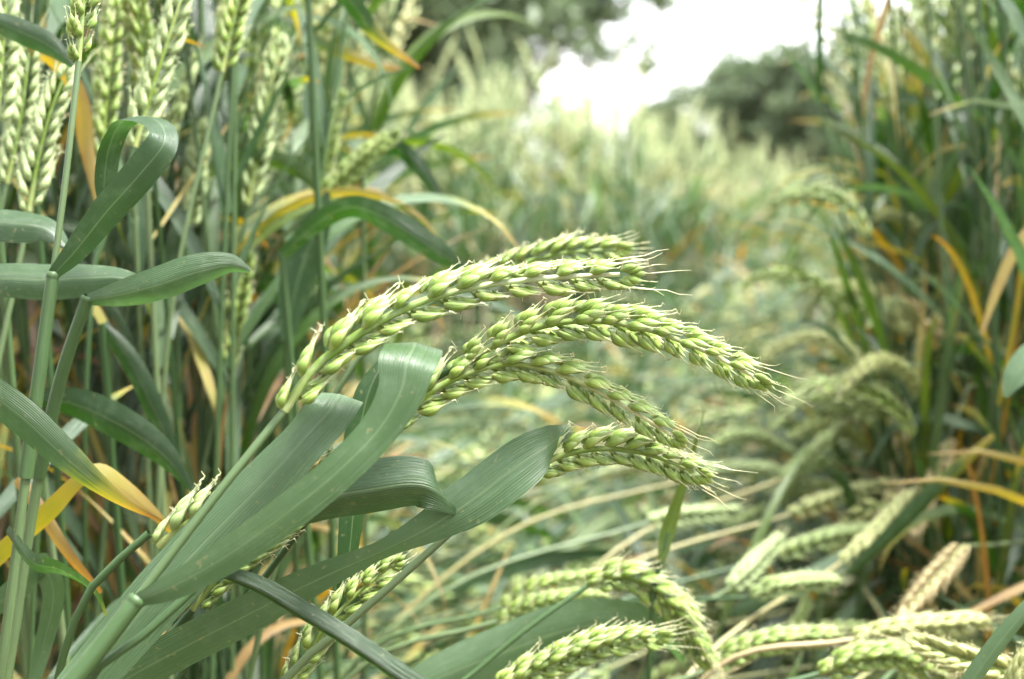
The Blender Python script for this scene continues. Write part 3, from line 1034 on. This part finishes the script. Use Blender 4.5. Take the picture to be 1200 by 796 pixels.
for rows, lab in lying:
    rows = [(a, b, c * .93) for a, b, c in rows]
    e = px_path(rows)
    t = nrm(e[0] - e[1])
    th_ = nrm(np.array([t[0], t[1] if abs(t[1]) > .3 else .3, 0]))
    if t[2] > .5:                                   # hangs: its stem comes over from above
        q1 = e[0] + t * .05 + th_ * .02
        root = np.array([q1[0] + .10, q1[1] + .06, 0])
        stem = np.array([root, root * .4 + q1 * .6 + np.array([.05, .03, .03]), q1, e[0]])
    else:
        q1 = e[0] + th_ * .16 + np.array([0, 0, -.03])
        root = np.array([q1[0] + th_[0] * .22, q1[1] + th_[1] * .22, 0])
        stem = np.array([root, q1 + th_ * .12 + np.array([0, 0, -.10]), q1, e[0]])
    brown = 'brown' in lab or 'tan' in lab
    lv = []
    stalk(lab, None, stem, e, img_side(e, RH.uniform(10, 60)), RH, 1, lv, .7 if brown else max(0, RH.uniform(-.3, .25)), RH.choice([0, .2, .5]), True, 17, 1.2, (.0021, .0016, .0013), wax=0 if brown else RH.choice([.34, .34, .66]))

# blue-grey blade rising at the frame's corner
oR, gR = stalk('short stalk with one blue-grey blade by the pale bristly ear', None, np.array([[.13, .47, 0], [.135, .475, .2], P(1100, 860, .50)]), None, None, RH, 2, r=(.0024, .002))
hero_leaf(oR, gR, [(1100, 860, .50, 14, 20), (1135, 805, .50, 26, 20), (1170, 755, .50, 28, 20), (1205, 712, .502, 22, 20), (1260, 640, .51, 4, 20)], vee=.2, wax=.9, tint=.6)

# fresh grass shoot
t = thing('grass_shoot', (P(760, 700, .62)[0], P(760, 700, .62)[1], 0), 'single bright green grass shoot rising between the ears', 'grass shoot')
og = np.array([P(760, 700, .62)[0], P(760, 700, .62)[1], 0])
g = Geo()
tube(g, catmull(np.vstack([[og, og + np.array([.002, .002, .22])], px_path([(768, 672, .62), (783, 624, .62)])]), 20), np.full(20, .0012), 7, tint=.2)
geo_part('stem', g, t, og)
hero_leaf(t, og, [(775, 660, .619, 10, 10), (783, 625, .619, 18, 10), (796, 585, .617, 14, 25), (806, 555, .615, 11, 30), (818, 512, .61, 5, 40), (826, 480, .61, 2, 40)], vee=.3, wax=0., tint=.95)

# ================================================================== LEFT SIDE, KNOWN STALKS
root7 = np.array([-.20, .47, 0])
stem7 = np.vstack([[root7], px_path([(-15, 900, .50), (5, 760, .50), (30, 560, .50), (46, 440, .50), (62, 322, .50), (78, 200, .502), (92, 72, .505)])])
ear7 = px_path([(92, 72, .505), (95, 35, .505), (99, -20, .505), (104, -90, .507), (110, -180, .51)])
o7, g7 = stalk('upright stalk whose flag leaf loops back over beside the knobbly node', None, stem7, ear7, img_side(ear7, 60), RH, 2, count=19, size=.8, r=(.0024, .0023, .0023, .0022, .0021, .0019, .0012, .0011), nodes=(.795,))
hero_leaf(o7, g7, [(62, 322, .499, 14, 15), (85, 298, .497, 26, 15), (125, 248, .493, 37, 18), (165, 203, .490, 40, 22), (192, 168, .491, 40, 40), (190, 148, .497, 40, 62), (168, 136, .507, 38, 75), (142, 144, .517, 36, 100), (128, 172, .522, 32, 125), (122, 215, .525, 26, 140), (122, 250, .528, 8, 140)], vee=.2, wax=.25, tint=.1, n=90, wavy=.1, label='dark flag leaf looped back over itself')
hero_leaf(o7, g7, [(8, 620, .502, 10, 20), (40, 660, .49, 22, 30), (70, 668, .485, 26, 50), (110, 695, .48, 20, 60), (130, 740, .48, 5, 60)], vee=.2, wax=.2, tint=.3, base=0, tip=.5)
sheath(o7, g7, px_path([(30, 560, .50), (46, 440, .50), (62, 322, .50)]), .0026, .0023)

root8 = np.array([-.19, .50, 0])
stem8 = np.vstack([[root8], px_path([(0, 880, .525), (20, 720, .525), (45, 560, .525), (72, 440, .52), (102, 350, .515)])])
o8, g8 = stalk('stalk with two crossing horizontal dark blades beside the knobbly node', None, stem8, None, None, RH, 2, r=(.0024, .0024, .0022, .002, .0018))
hero_leaf(o8, g8, [(102, 352, .514, 14, 10), (140, 346, .51, 32, 15), (185, 334, .506, 40, 15), (235, 318, .506, 38, 25), (270, 312, .508, 26, 35), (293, 318, .51, 6, 35)], vee=.5, wax=.5, tint=.35, label='pale-edged blade pointing across the stems')
hero_leaf(o8, g8, [(180, 334, .53, 6, 20), (140, 325, .53, 26, 18), (95, 326, .53, 40, 15), (50, 328, .53, 44, 12), (0, 326, .53, 42, 12), (-60, 330, .53, 36, 12)], vee=.5, wax=.4, tint=.2)
hero_leaf(o8, g8, [(82, 292, .54, 6, 20), (55, 268, .54, 30, 20), (20, 262, .54, 42, 20), (-25, 260, .54, 40, 20), (-80, 275, .54, 30, 20)], vee=.5, wax=.25, tint=.15)
sheath(o8, g8, px_path([(45, 560, .525), (72, 440, .52), (102, 350, .515)]), .0026, .0023)

oY, gY = stalk('short stalk bearing the green blade with long yellow tip', None, np.array([[-.26, .42, 0], [-.25, .425, .3], P(-110, 520, .455), P(-90, 430, .455)]), None, None, RH, 2, r=(.0024, .002))
hero_leaf(oY, gY, [(-90, 430, .455, 16, 15), (-40, 445, .452, 38, 15), (20, 485, .45, 46, 15), (70, 530, .45, 40, 15), (115, 568, .452, 26, 20), (150, 592, .455, 12, 20), (190, 611, .46, 3, 20)], vee=.15, wax=.3, tint=.45, base=0, tip=.9, start=.58, label='green blade ending in a thin yellow tip')
hero_leaf(oY, gY, [(-70, 720, .56, 20, 20), (0, 650, .555, 24, 40), (55, 602, .55, 26, 40), (95, 562, .55, 22, 45), (118, 552, .556, 18, .4, 1, .3), (150, 574, .566, 17, .3, 1, .4), (185, 607, .575, 12, .3, 1, .4), (225, 650, .58, 5, .3, 1, .4)], vee=.1, wax=0, tint=.5, base=.36, tip=.62, start=.3, label='yellowed blade bent to a point')
hero_leaf(oY, gY, [(20, 560, .57, 18, 20), (48, 600, .565, 20, 20), (80, 650, .56, 18, 25), (118, 695, .56, 8, 30)], vee=.15, wax=0, base=.68, tip=.85, start=.2, label='orange withered blade')
hero_leaf(oY, gY, [(-20, 720, .53, 24, 15), (20, 690, .53, 30, 15), (45, 660, .53, 32, 30), (62, 690, .535, 26, 1, .2, .3), (50, 760, .54, 20, 1, .2, .3), (30, 830, .54, 8, 1, 0, .3)], vee=.1, wax=.7, tint=.6)

left_known = [
    ([(-6, 150, .62), (0, 90, .62), (4, 30, .62), (10, -40, .62)], 'pale ear standing beside the leaf edge, cut by the frame', .1),
    ([(8, 215, .66), (20, 160, .66), (28, 110, .66), (34, 55, .66)], 'pale slanting ear behind the first stalk of the stand', .0),
    ([(34, 248, .62), (45, 185, .62), (58, 135, .62), (76, 88, .62)], 'pale slender ear under the orange bent blade', .0),
    ([(118, 205, .72), (122, 140, .72), (128, 70, .72), (134, 5, .72)], 'green ear standing behind the looped flag leaf', .0),
    ([(158, 172, .62), (175, 115, .62), (194, 55, .62), (218, -20, .62)], 'thick pale ear leaning above the looped flag leaf', .0),
    ([(260, 84, .70), (268, 45, .70), (278, 0, .70), (290, -60, .70)], 'green ear on a thin bare stem in the stand', .0),
    ([(287, 160, .95), (290, 110, .95), (292, 60, .95), (294, 20, .95)], 'narrow green ear between the bare stem and the pale pair', .0),
    ([(291, 240, .80), (303, 175, .80), (314, 115, .80), (330, 50, .80)], 'taller of two whitish ears standing side by side', .15),
    ([(302, 222, .86), (318, 175, .86), (330, 135, .86), (346, 100, .86)], 'shorter of two whitish ears standing side by side', .1),
    ([(368, 250, .95), (381, 190, .95), (389, 150, .95), (400, 112, .95)], 'whitish upright ear crossing a slanting green ear', .15),
    ([(372, 240, .84), (400, 210, .84), (428, 184, .84), (460, 158, .84)], 'slanting green ear crossing a whitish upright one', .0),
    ([(432, 190, 1.5), (436, 140, 1.5), (440, 110, 1.5), (446, 80, 1.5)], 'last upright ear of the tall stand before the gap', .1),
    ([(220, 270, .78), (226, 225, .78), (230, 190, .78), (236, 150, .78)], 'low pale ear beside the bare stem', .1),
    ([(262, 440, .80), (272, 390, .80), (280, 345, .80), (288, 300, .80)], 'low green ear half hidden under the crossing blades', .0),
]
for rows, lab, ed in left_known:
    e = px_path(rows)
    b = e[0]
    t = nrm(e[1] - e[0])
    root = np.array([b[0] - t[0] * .22 - .02, b[1] + RH.uniform(-.02, .06), 0])
    q = b - t * .13
    stem = np.vstack([[root, root * .55 + q * .45 + np.array([0, 0, 0])], [q], [b]])
    lv = random_leaves(catmull(stem, 40), RH, 2, [.45, RH.uniform(.58, .72)], away=math.radians(115), len_scale=.9)
    stalk(lab, None, stem, e, img_side(e, RH.uniform(0, 60)), RH, 2 if rows[0][2] < .75 else 1, lv, ed, 0, True, 18, RH.uniform(1.08, 1.2), (.0023, .0019, .0013, .0012), wax=(0.0 if 'green' in lab else .66))

# single blades seen against the stand, on short shaded stalks
blades = [
    ('dark blade arching out above the longest ear', [(330, 300, .74, 14, 20), (372, 262, .73, 22, 20), (410, 243, .72, 28, 25), (455, 258, .71, 32, 20), (505, 290, .71, 28, 20), (552, 322, .72, 8, 20)], .15, .2, 0),
    ('dark upright blade behind the longest ear', [(335, 400, .78, 14, 20), (345, 345, .78, 38, 15), (360, 295, .78, 40, 15), (376, 255, .78, 28, 20), (384, 225, .78, 6, 20)], .05, .1, 0),
    ('small dark blade hooking out of the stand', [(425, 190, .86, 12, 20), (458, 172, .86, 18, 20), (485, 190, .85, 22, 20), (522, 240, .85, 6, 20)], .05, .1, 0),
    ('long slanting pale blade with an orange end', [(240, -30, .92, 14, 20), (310, 14, .92, 16, 20), (370, 48, .92, 16, 20), (430, 72, .92, 12, 20), (470, 82, .92, 5, 20)], .8, .5, .75),
    ('green blade drooping to a brown end above the field', [(360, -40, .72, 20, 20), (405, -5, .72, 24, 20), (440, 40, .73, 16, 20), (492, 80, .74, 4, 20)], .1, .3, .9),
    ('dark broad blade crossing low behind the yellow tip', [(40, 468, .62, 14, 20), (80, 472, .62, 36, 20), (140, 498, .61, 44, 20), (190, 532, .61, 34, 20), (225, 575, .61, 6, 20)], .1, .1, 0),
    ('dark slanting blade behind the crossing stems', [(120, 380, .66, 12, 20), (150, 420, .66, 26, 20), (180, 480, .66, 28, 20), (215, 560, .66, 8, 20)], .1, .1, 0),
    ('green blade hanging beside the low ear', [(262, 360, .82, 14, 20), (310, 330, .82, 24, 20), (345, 380, .81, 22, 25), (370, 430, .81, 6, 20)], .2, .5, .2),
    ('bright orange bent blade behind the bare upright stem', [(30, 60, .66, 8, 30), (60, 70, .66, 20, 30), (90, 110, .665, 22, 20), (100, 170, .67, 20, 15), (112, 235, .67, 6, 15)], 0, .5, .75),
    ('dark short blade beside the orange bent blade', [(-20, 20, .6, 20, 20), (25, 38, .6, 30, 20), (60, 55, .6, 26, 20), (85, 78, .6, 6, 20)], .15, .1, 0),
    ('dark narrow blade standing beside the ear on bare stem', [(250, 330, .84, 10, 20), (235, 290, .84, 24, 20), (222, 262, .84, 14, 20), (215, 240, .84, 4, 20)], .0, .1, 0),
    ('blue-grey blade lying across the trampled straw', [(1010, 640, .95, 14, 20), (960, 672, .94, 26, 25), (900, 700, .94, 26, 20), (850, 720, .95, 6, 20)], .8, .6, 0),
    ('yellow-green blade slanting up through the trampled straw', [(960, 700, .9, 8, 20), (1030, 640, .9, 18, 20), (1100, 570, .9, 22, 20), (1165, 510, .9, 8, 20)], .0, .5, .4),
    ('orange withered blade curving down the dense stand', [(1250, 230, .85, 14, 20), (1195, 285, .85, 14, 20), (1168, 340, .85, 11, 20), (1150, 392, .85, 4, 20)], .0, .5, .7),
    ('blue-grey blade tip reaching in beside the dense stand', [(1260, 400, .7, 40, 20), (1220, 415, .7, 44, 20), (1190, 440, .7, 30, 30), (1178, 465, .7, 6, 30)], .9, .6, 0),
]
for lab, ctrl, wax, tint, tipd in blades:
    s0 = P(*ctrl[0][:3])
    root = np.array([s0[0] + RH.uniform(-.03, .03), s0[1] + RH.uniform(0, .05), 0])
    o_, g_ = stalk(lab, None, np.array([root, root * .5 + s0 * .5 + np.array([.005, .01, 0]), s0]), None, None, RH, 1, r=(.0022, .0018))
    hero_leaf(o_, g_, ctrl, vee=.22, wax=wax, tint=tint, base=(tipd * .8 if 'orange bent' in lab or 'withered' in lab else 0), tip=tipd, start=.5, n=40, cols=7, wavy=.3)

N_KNOWN = COUNT['stalk']

# ================================================================== RANDOM STALKS
RS = random.Random(99)


def left_edge(d):
    """how far the tall stand reaches towards the gap, as x / d"""
    return float(np.interp(d, [.6, .85, 1.2, 2, 3.2], [-.20, -.155, -.125, -.115, -.10]))


def right_edge(d):
    return float(np.interp(d, [.8, .95, 1.2, 1.6, 2.5, 6, 9], [.38, .305, .275, .262, .255, .25, .245]))


def back_edge(r):
    """distance at which the far stand starts, by direction x / d"""
    return float(np.interp(r, [-.5, -.1, .05, .12, .17, .235, .6], [2.7, 2.7, 3.0, 3.6, 5.0, 8.5, 9]))


spots = []
tries = 0
DENS = 800


def scatter(x0, x1, y0, y1, dens):
    n = int((x1 - x0) * (y1 - y0) * dens)
    return np.stack([rng.uniform(x0, x1, n), rng.uniform(y0, y1, n)], 1)


pts_left, pts_right, pts_back = [], [], []
for x, y in scatter(-1.5, -.2, -.7, .80, 160):
    if x < -(.42 * max(y, 0) + .2):
        pts_left.append((x, y + 100))          # beside the viewer, outside the frame
for x, y in scatter(.3, 1.6, -.7, .95, 160):
    if x > .42 * max(y, 0) + .3:
        pts_right.append((x, y + 100))
for x, y in scatter(-1.9, 0.2, .72, 3.3, DENS):
    r = x / y
    if RS.random() > (1 if y < 1.7 else .42) * (1 if r > -.42 else .3):
        continue
    if r < left_edge(y) + RS.uniform(-.02, .012) and r > -.62:
        pts_left.append((x, y))
for x, y in scatter(.2, 1.9, .80, 3.4, DENS):
    r = x / y
    if RS.random() > (1 if y < 1.8 else .45) * (1 if r < .42 else .3):
        continue
    if r > right_edge(y) + RS.uniform(-.015, .02) and r < .62:
        pts_right.append((x, y))
for x, y in scatter(.25, .75, .9, 1.9, 800):
    if right_edge(y) < x / y < .42:
        pts_right.append((x, y))
for x, y in scatter(-3.2, 7.2, 2.6, 12.0, 160):
    r = x / y
    b = back_edge(r)
    if abs(r) < .5 and y > b + RS.uniform(-.25, .1) and y < b + 1.7 and (r < right_edge(y) or y > 3.3):
        pts_back.append((x, y))
for x, y in scatter(.6, 6.5, 3.4, 12.5, 50):
    r = x / y
    if right_edge(y) < r < .5 and y < back_edge(r):
        pts_back.append((x, y))


def in_frame(x, y, m=0.02):
    return abs(x / y) < .36 + m


def standing_geo(g, base, rnd, level, hgt, lean, nod, tint, az=None, count=15, size=1.12, wax=.3, dryness=.8, heights=(.3, .45, .58, .7, .82), pale=False):
    az = rnd.uniform(0, 6.283) if az is None else az
    sp, ep = nod_path(base, hgt, az, lean, nod, rnd, rnd.uniform(.075, .1))
    tube(g, catmull(sp, 8 if level == 0 else 14), np.linspace(.0021, .0012, 8 if level == 0 else 14), 3 if level == 0 else 5, tint=tint, mat=STEM)
    side = np.array([math.cos(rnd.uniform(0, 6.28)), math.sin(rnd.uniform(0, 6.28)), 0.01])
    p, lay = ear_layout(ep, side, count, rnd, size)
    ear_into(g, lay, rnd, -1 if pale else level, rnd.uniform(.05, .4) if pale else max(0, rnd.uniform(-.5, .45)), tint * .6 + rnd.random() * .3, wax)
    for (p, w, wd, dr) in random_leaves(catmull(sp, 30), rnd, level, heights, dryness=dryness):
        ribbon(g, p, w, wd, 3, .2, dr, rnd.choice([.2, .4, .7]) if pale else rnd.choice([0, 0, .2, .5]), .6 + .4 * rnd.random() if pale else rnd.random(), 0.2)


def lodged_path(x, y, h, az, length, rnd, ear_len=.09):
    """stem laid over: out of the soil, then along the heap, its ear at the end"""
    hd = np.array([math.cos(az), math.sin(az), 0])
    sd = np.array([-math.sin(az), math.cos(az), 0])
    start = np.array([x, y, 0]) - hd * length
    ph = rnd.uniform(0, 6.28)
    bow = rnd.uniform(-.08, .08)
    p = []
    for f in np.linspace(0, 1, 9):
        z = h * (1 - (1 - min(1, f * 1.6)) ** 2.2) + .018 * math.sin(f * 7 + ph) * f
        p.append(start + hd * length * f + sd * bow * math.sin(f * 3.1) + np.array([0, 0, max(z, 0.0)]))
    p = np.array(p)
    t = nrm(p[-1] - p[-2])
    el = math.asin(np.clip(t[2], -.9, .9))
    droop = rnd.uniform(-.3, .7)
    e = [p[-1]]
    a2 = az
    turn = rnd.uniform(-.5, .5)
    for k in range(5):
        el -= droop / 5
        a2 += turn / 5
        q = e[-1] + ear_len / 5 * np.array([math.cos(el) * math.cos(a2), math.cos(el) * math.sin(a2), math.sin(el)])
        q[2] = max(q[2], .01)
        e.append(q)
    return p, np.array(e)


def heap_height(x, y):
    r = x / y
    base = float(np.interp(y, [.6, .9, 1.4, 2.2, 3.0, 5], [.30, .34, .36, .40, .47, .5]))
    return base + max(0, r - .12) * float(np.interp(y, [.8, 1.2, 2], [.2, .4, .4]))


LOD_DIR = math.radians(38)


def lodged_az(rnd):
    a = LOD_DIR + rnd.gauss(0, .55)
    if rnd.random() < .35:
        a += math.pi
    return a


def lodged_leaves(sp, rnd, level, k):
    out = []
    n = {2: 26, 1: 18, 0: 9}[level]
    for q in range(k):
        i = rnd.randrange(len(sp) // 3, len(sp) - 2)
        az = lodged_az(rnd) + rnd.gauss(0, .5)
        p, w, wd = free_leaf_path(sp[i], az, rnd.uniform(-.3, .35) if rnd.random() < .65 else rnd.uniform(.3, 1.1), rnd.uniform(.12, .22), rnd.uniform(.0, .9), n, rnd.uniform(-2, 2), rnd, rnd.uniform(.006, .012))
        p[:, 2] = np.maximum(p[:, 2], .01)
        b = 0.0
        tp = 0.0
        z = rnd.random()
        if z < .13:
            b = rnd.uniform(.3, 1)
            w = w * rnd.uniform(.4, .8)
            tp = min(1, b + .2)
        elif z < .32:
            tp = rnd.uniform(.3, .8)
        out.append((p, w, wd, dry_profile(n, b, tp, rnd.uniform(.3, .8))))
    return out


pts_lodged = []
for x, y in scatter(-.6, 1.9, .78, 6.5, 800):
    r = x / y
    lo = -.10 if y < 1.2 else -.13
    if lo < r < right_edge(y) + .07 and y < back_edge(r) + .1:
        if RS.random() < np.interp(y, [.8, 1.6, 3, 6], [1, .7, .4, .2]):
            pts_lodged.append((x, y))

for x, y in scatter(-.1, .6, .85, 1.75, 450):
    if -.02 < x / y < right_edge(y) + .05:
        pts_lodged.append((x, y))

# the ones that show largest become stalks of their own, the rest one mass per stand
def split(pts, n):
    pts = sorted(pts, key=lambda q: (0 if in_frame(*q) and q[1] < 90 else 50) + q[1])
    return pts[:n], [(x, y - 100 if y > 90 else y) for x, y in pts[n:]]


left_own, left_rest = split(pts_left, 82)
right_own, right_rest = split(pts_right, 62)
lodged_own, lodged_rest = split(pts_lodged, 66)
back_own, back_rest = split(pts_back, 14)

for i, (x, y) in enumerate(left_own):
    sp, ep = nod_path((x, y, 0), RS.gauss(.785, .08), RS.uniform(0, 6.28), RS.uniform(.0, .12), RS.uniform(-.1, .7), RS, RS.uniform(.08, .1))
    wx = RS.choice([0, .0, .33])
    lv = random_leaves(catmull(sp, 30), RS, 1, [.40, .46, .52, .58, .64, .70, .76, RS.uniform(.78, .88)], len_scale=1.05, dryness=1.2, away=(math.radians(100) if y < .95 else None))
    th = RS.uniform(0, 6.28)
    stalk('upright stalk with %s ear%s in the tall stand behind the looped leaf' % ('pale' if wx else 'green', ' and withered blade' if any(q[3][0] > .3 for q in lv) else ''), 'upright stalks of the tall stand behind the looped leaf', sp, ep, np.array([math.cos(th), math.sin(th), .01]), RS, 1, lv, max(0, RS.uniform(-.4, .35)), 0, i < 30, 17, RS.uniform(1.05, 1.22), wax=wx)
for i, (x, y) in enumerate(right_own):
    bent = 1.0 < y < 1.35 and x / y > .29 and RS.random() < .4
    sp, ep = nod_path((x, y, 0), RS.gauss(.48 if bent else .80, .06), (RS.uniform(2.4, 4.2) if bent else RS.uniform(0, 6.28)), RS.uniform(.04, .1) if bent else RS.uniform(0, .1), RS.uniform(1.4, 2.6) if bent else RS.uniform(-.1, .7), RS, RS.uniform(.08, .1))
    wx = RS.choice([0, .0, .33])
    lv = random_leaves(catmull(sp, 30), RS, 1, [.36, .48, .58, .68, RS.uniform(.74, .9)], dryness=1.15, stiff=.8)
    th = RS.uniform(0, 6.28)
    stalk('bent wheat stalk hanging its ear at the edge of the dense stand' if bent else 'upright stalk with %s ear%s in the dense stand beyond the flattened straw' % ('pale' if wx else 'green', ' and withered blade' if any(q[3][0] > .3 for q in lv) else ''), 'bent stalks of the dense stand' if bent else 'upright stalks of the dense stand beyond the straw', sp, ep, np.array([math.cos(th), math.sin(th), .01]), RS, 1, lv, max(0, RS.uniform(-.4, .4)), 0, i < 16, 17, RS.uniform(1.05, 1.22), wax=wx)
for i, (x, y) in enumerate(lodged_own):
    h = heap_height(x, y) * RS.uniform(.5, .95)
    sp, ep = lodged_path(x, y, h, lodged_az(RS), RS.uniform(.5, .7), RS)
    lv = lodged_leaves(catmull(sp, 30), RS, 1, 2)
    th = RS.uniform(0, 6.28)
    sd = RS.choice([0, 0, .2, .35, .5])
    stalk('flattened %s wheat stalk%s lying in the trampled straw of the gap' % ('straw-yellow' if sd >= .2 else 'green', ' with withered blade' if any(q[3][0] > .3 for q in lv) else ''), 'flattened stalks in the trampled gap', sp, ep, np.array([.3 * math.cos(th), .3 * math.sin(th), 1]), RS, 1, lv, max(0, RS.uniform(-.7, .5)), sd, i < 40, 17, RS.uniform(1.05, 1.22), wax=RS.choice([0, .0, .33]))
for i, (x, y) in enumerate(back_own):
    sp, ep = nod_path((x, y, 0), RS.gauss(.69, .05), RS.uniform(0, 6.28), RS.uniform(.0, .1), RS.uniform(-.1, .6), RS, .09)
    lv = random_leaves(catmull(sp, 30), RS, 0, [.35, .55, .7, .82])
    stalk('upright pale wheat stalk in front of the far stand under the trees', 'upright stalks in front of the far stand', sp, ep, np.array([1, .3, .01]), RS, 1, lv, max(0, RS.uniform(-.2, .5)), 0, False, 16, 1.15, wax=.7)


# masses: prototypes repeated into one mesh
def batch(name, label, protos, placements):
    groups = {}
    for pl in placements:
        groups.setdefault(pl[0], []).append(pl)
    Vs, Fs, UVs, Ds, Ws, Ts, Ms = [], [], [], [], [], [], []
    n0 = 0
    for k, pls in groups.items():
        V, F, UV, D, W, T, MI = protos[k]
        for (_, x, y, rz, sc, szz, tn) in pls:
            c, s = math.cos(rz), math.sin(rz)
            R = np.array([[c, -s, 0], [s, c, 0], [0, 0, 1]])
            v = (V * np.array([sc, sc, szz])) @ R.T
            v[:, 0] += x
            v[:, 1] += y
            Vs.append(v)
            Fs.append(F + n0)
            UVs.append(UV)
            Ds.append(D)
            Ws.append(W)
            Ts.append((T + tn) % 1.0)
            Ms.append(MI)
            n0 += len(V)
    arr = tuple(np.concatenate(q) for q in (Vs, Fs, UVs, Ds, Ws, Ts, Ms))
    o = link(bpy.data.objects.new(name, mesh_from(name, arr, MATS)))
    o['kind'] = 'stuff'
    o['label'] = label
    o['category'] = 'wheat'
    return o


RP = random.Random(5)
protos_mid, protos_far, protos_lodged = [], [], []
for k in range(10):
    g = Geo()
    standing_geo(g, (0, 0, 0), RP, 0, RP.gauss(.79, .05), RP.uniform(0, .1), RP.uniform(-.1, .7), RP.random(), count=10, size=1.4)
    protos_mid.append(g.arrays())
for k in range(8):
    g = Geo()
    standing_geo(g, (0, 0, 0), RP, 0, RP.gauss(.80, .03), RP.uniform(0, .08), RP.uniform(-.1, .5), RP.random(), count=9, size=1.55, wax=.8, dryness=.25, pale=True, heights=(.6, .75))
    for q in range(2):
        standing_geo(g, (RP.uniform(-.04, .04), RP.uniform(-.04, .04), 0), RP, 0, RP.uniform(.5, .74), RP.uniform(.02, .12), RP.uniform(0, .7), RP.random(), count=8, size=1.55, wax=.8, dryness=.25, pale=True, heights=(.75,))
    protos_far.append(g.arrays())
protos_lodged_far = []
for k in range(12):
    sp, ep = lodged_path(0, 0, .25 * RP.uniform(.5, 1), RP.gauss(0, .1), RP.uniform(.5, .7), RP)
    sd = RP.choice([0, 0, .25, .5])
    ed, tn = max(0, RP.uniform(-.6, .4)), RP.random()
    lv = lodged_leaves(catmull(sp, 30), RP, 0, 2)
    for lst, lod, cnt, sz in ((protos_lodged, .5, 8, 1.5), (protos_lodged_far, -1, 9, 1.55)):
        g = Geo()
        tube(g, catmull(sp, 9), np.linspace(.002, .0012, 9), 4, dry=sd, tint=tn)
        p, lay = ear_layout(ep, np.array([.3, .2, 1]), cnt, RP, sz)
        ear_into(g, lay, RP, lod, ed, tn, .1)
        for (p, w, wd, dr) in lv:
            ribbon(g, p, w, wd, 3, .2, dr, RP.choice([0, .2, .6]), RP.random(), .2)
        lst.append(g.arrays())

batch('standing_wheat', 'dense tall wheat filling the stand behind the single stalks', protos_mid, [(RP.randrange(10), x, y, RP.uniform(0, 6.28), RP.uniform(.9, 1.1), RP.gauss(1, .05), RP.random()) for x, y in left_rest])
batch('standing_wheat', 'dense green wheat filling the stand beyond the flattened straw', protos_mid, [(RP.randrange(10), x, y, RP.uniform(0, 6.28), RP.uniform(.9, 1.15), RP.gauss(1, .06), RP.random()) for x, y in right_rest])
batch('standing_wheat', 'blurred pale wheat stand stretching away below the trees', protos_far, [(RP.randrange(8), x, y, RP.uniform(0, 6.28), RP.uniform(.9, 1.2), RP.gauss(float(np.interp(x / y, [-.1, .05, .1, .13, .16, .2], [.99, .99, .97, .91, .85, .79])), .05), RP.random()) for x, y in back_rest])
NP = len(protos_lodged)
batch('flattened_wheat', 'tangle of flattened wheat covering the floor of the gap', protos_lodged + protos_lodged_far, [(RP.randrange(NP) + (0 if y < 1.75 else NP), x, y, lodged_az(RP), RP.uniform(.9, 1.1), heap_height(x, y) / .25 * RP.uniform(.35, .92), RP.random()) for x, y in lodged_rest])

# dry litter on the soil under the stalks
g = Geo()
for x, y in scatter(-1.3, 1.6, .4, 4.0, 330):
    if abs(x / y) > .55 or left_edge(y) - .02 < x / y < right_edge(y) - .02:
        continue
    h = RP.uniform(.0, .12)
    a = RP.uniform(0, 6.28)
    p, w, wd = free_leaf_path((x, y, h + .01), a, RP.uniform(-.2, .9), RP.uniform(.1, .22), RP.uniform(.3, 2.0), 7, RP.uniform(-2, 2), RP, RP.uniform(.008, .014))
    p[:, 2] = np.maximum(p[:, 2], .006)
    ribbon(g, p, w, wd, 3, .25, RP.uniform(.4, 1.0), 0, RP.random(), .4)
o = link(bpy.data.objects.new('leaf_litter', mesh_from('leaf_litter', g.arrays(), MATS)))
o['kind'] = 'stuff'
o['label'] = 'withered brown and yellow leaves under the stalks'
o['category'] = 'leaf litter'

print('stalks', COUNT['stalk'], 'known', N_KNOWN, 'left', len(pts_left), 'right', len(pts_right), 'lodged', len(pts_lodged), 'back', len(pts_back))
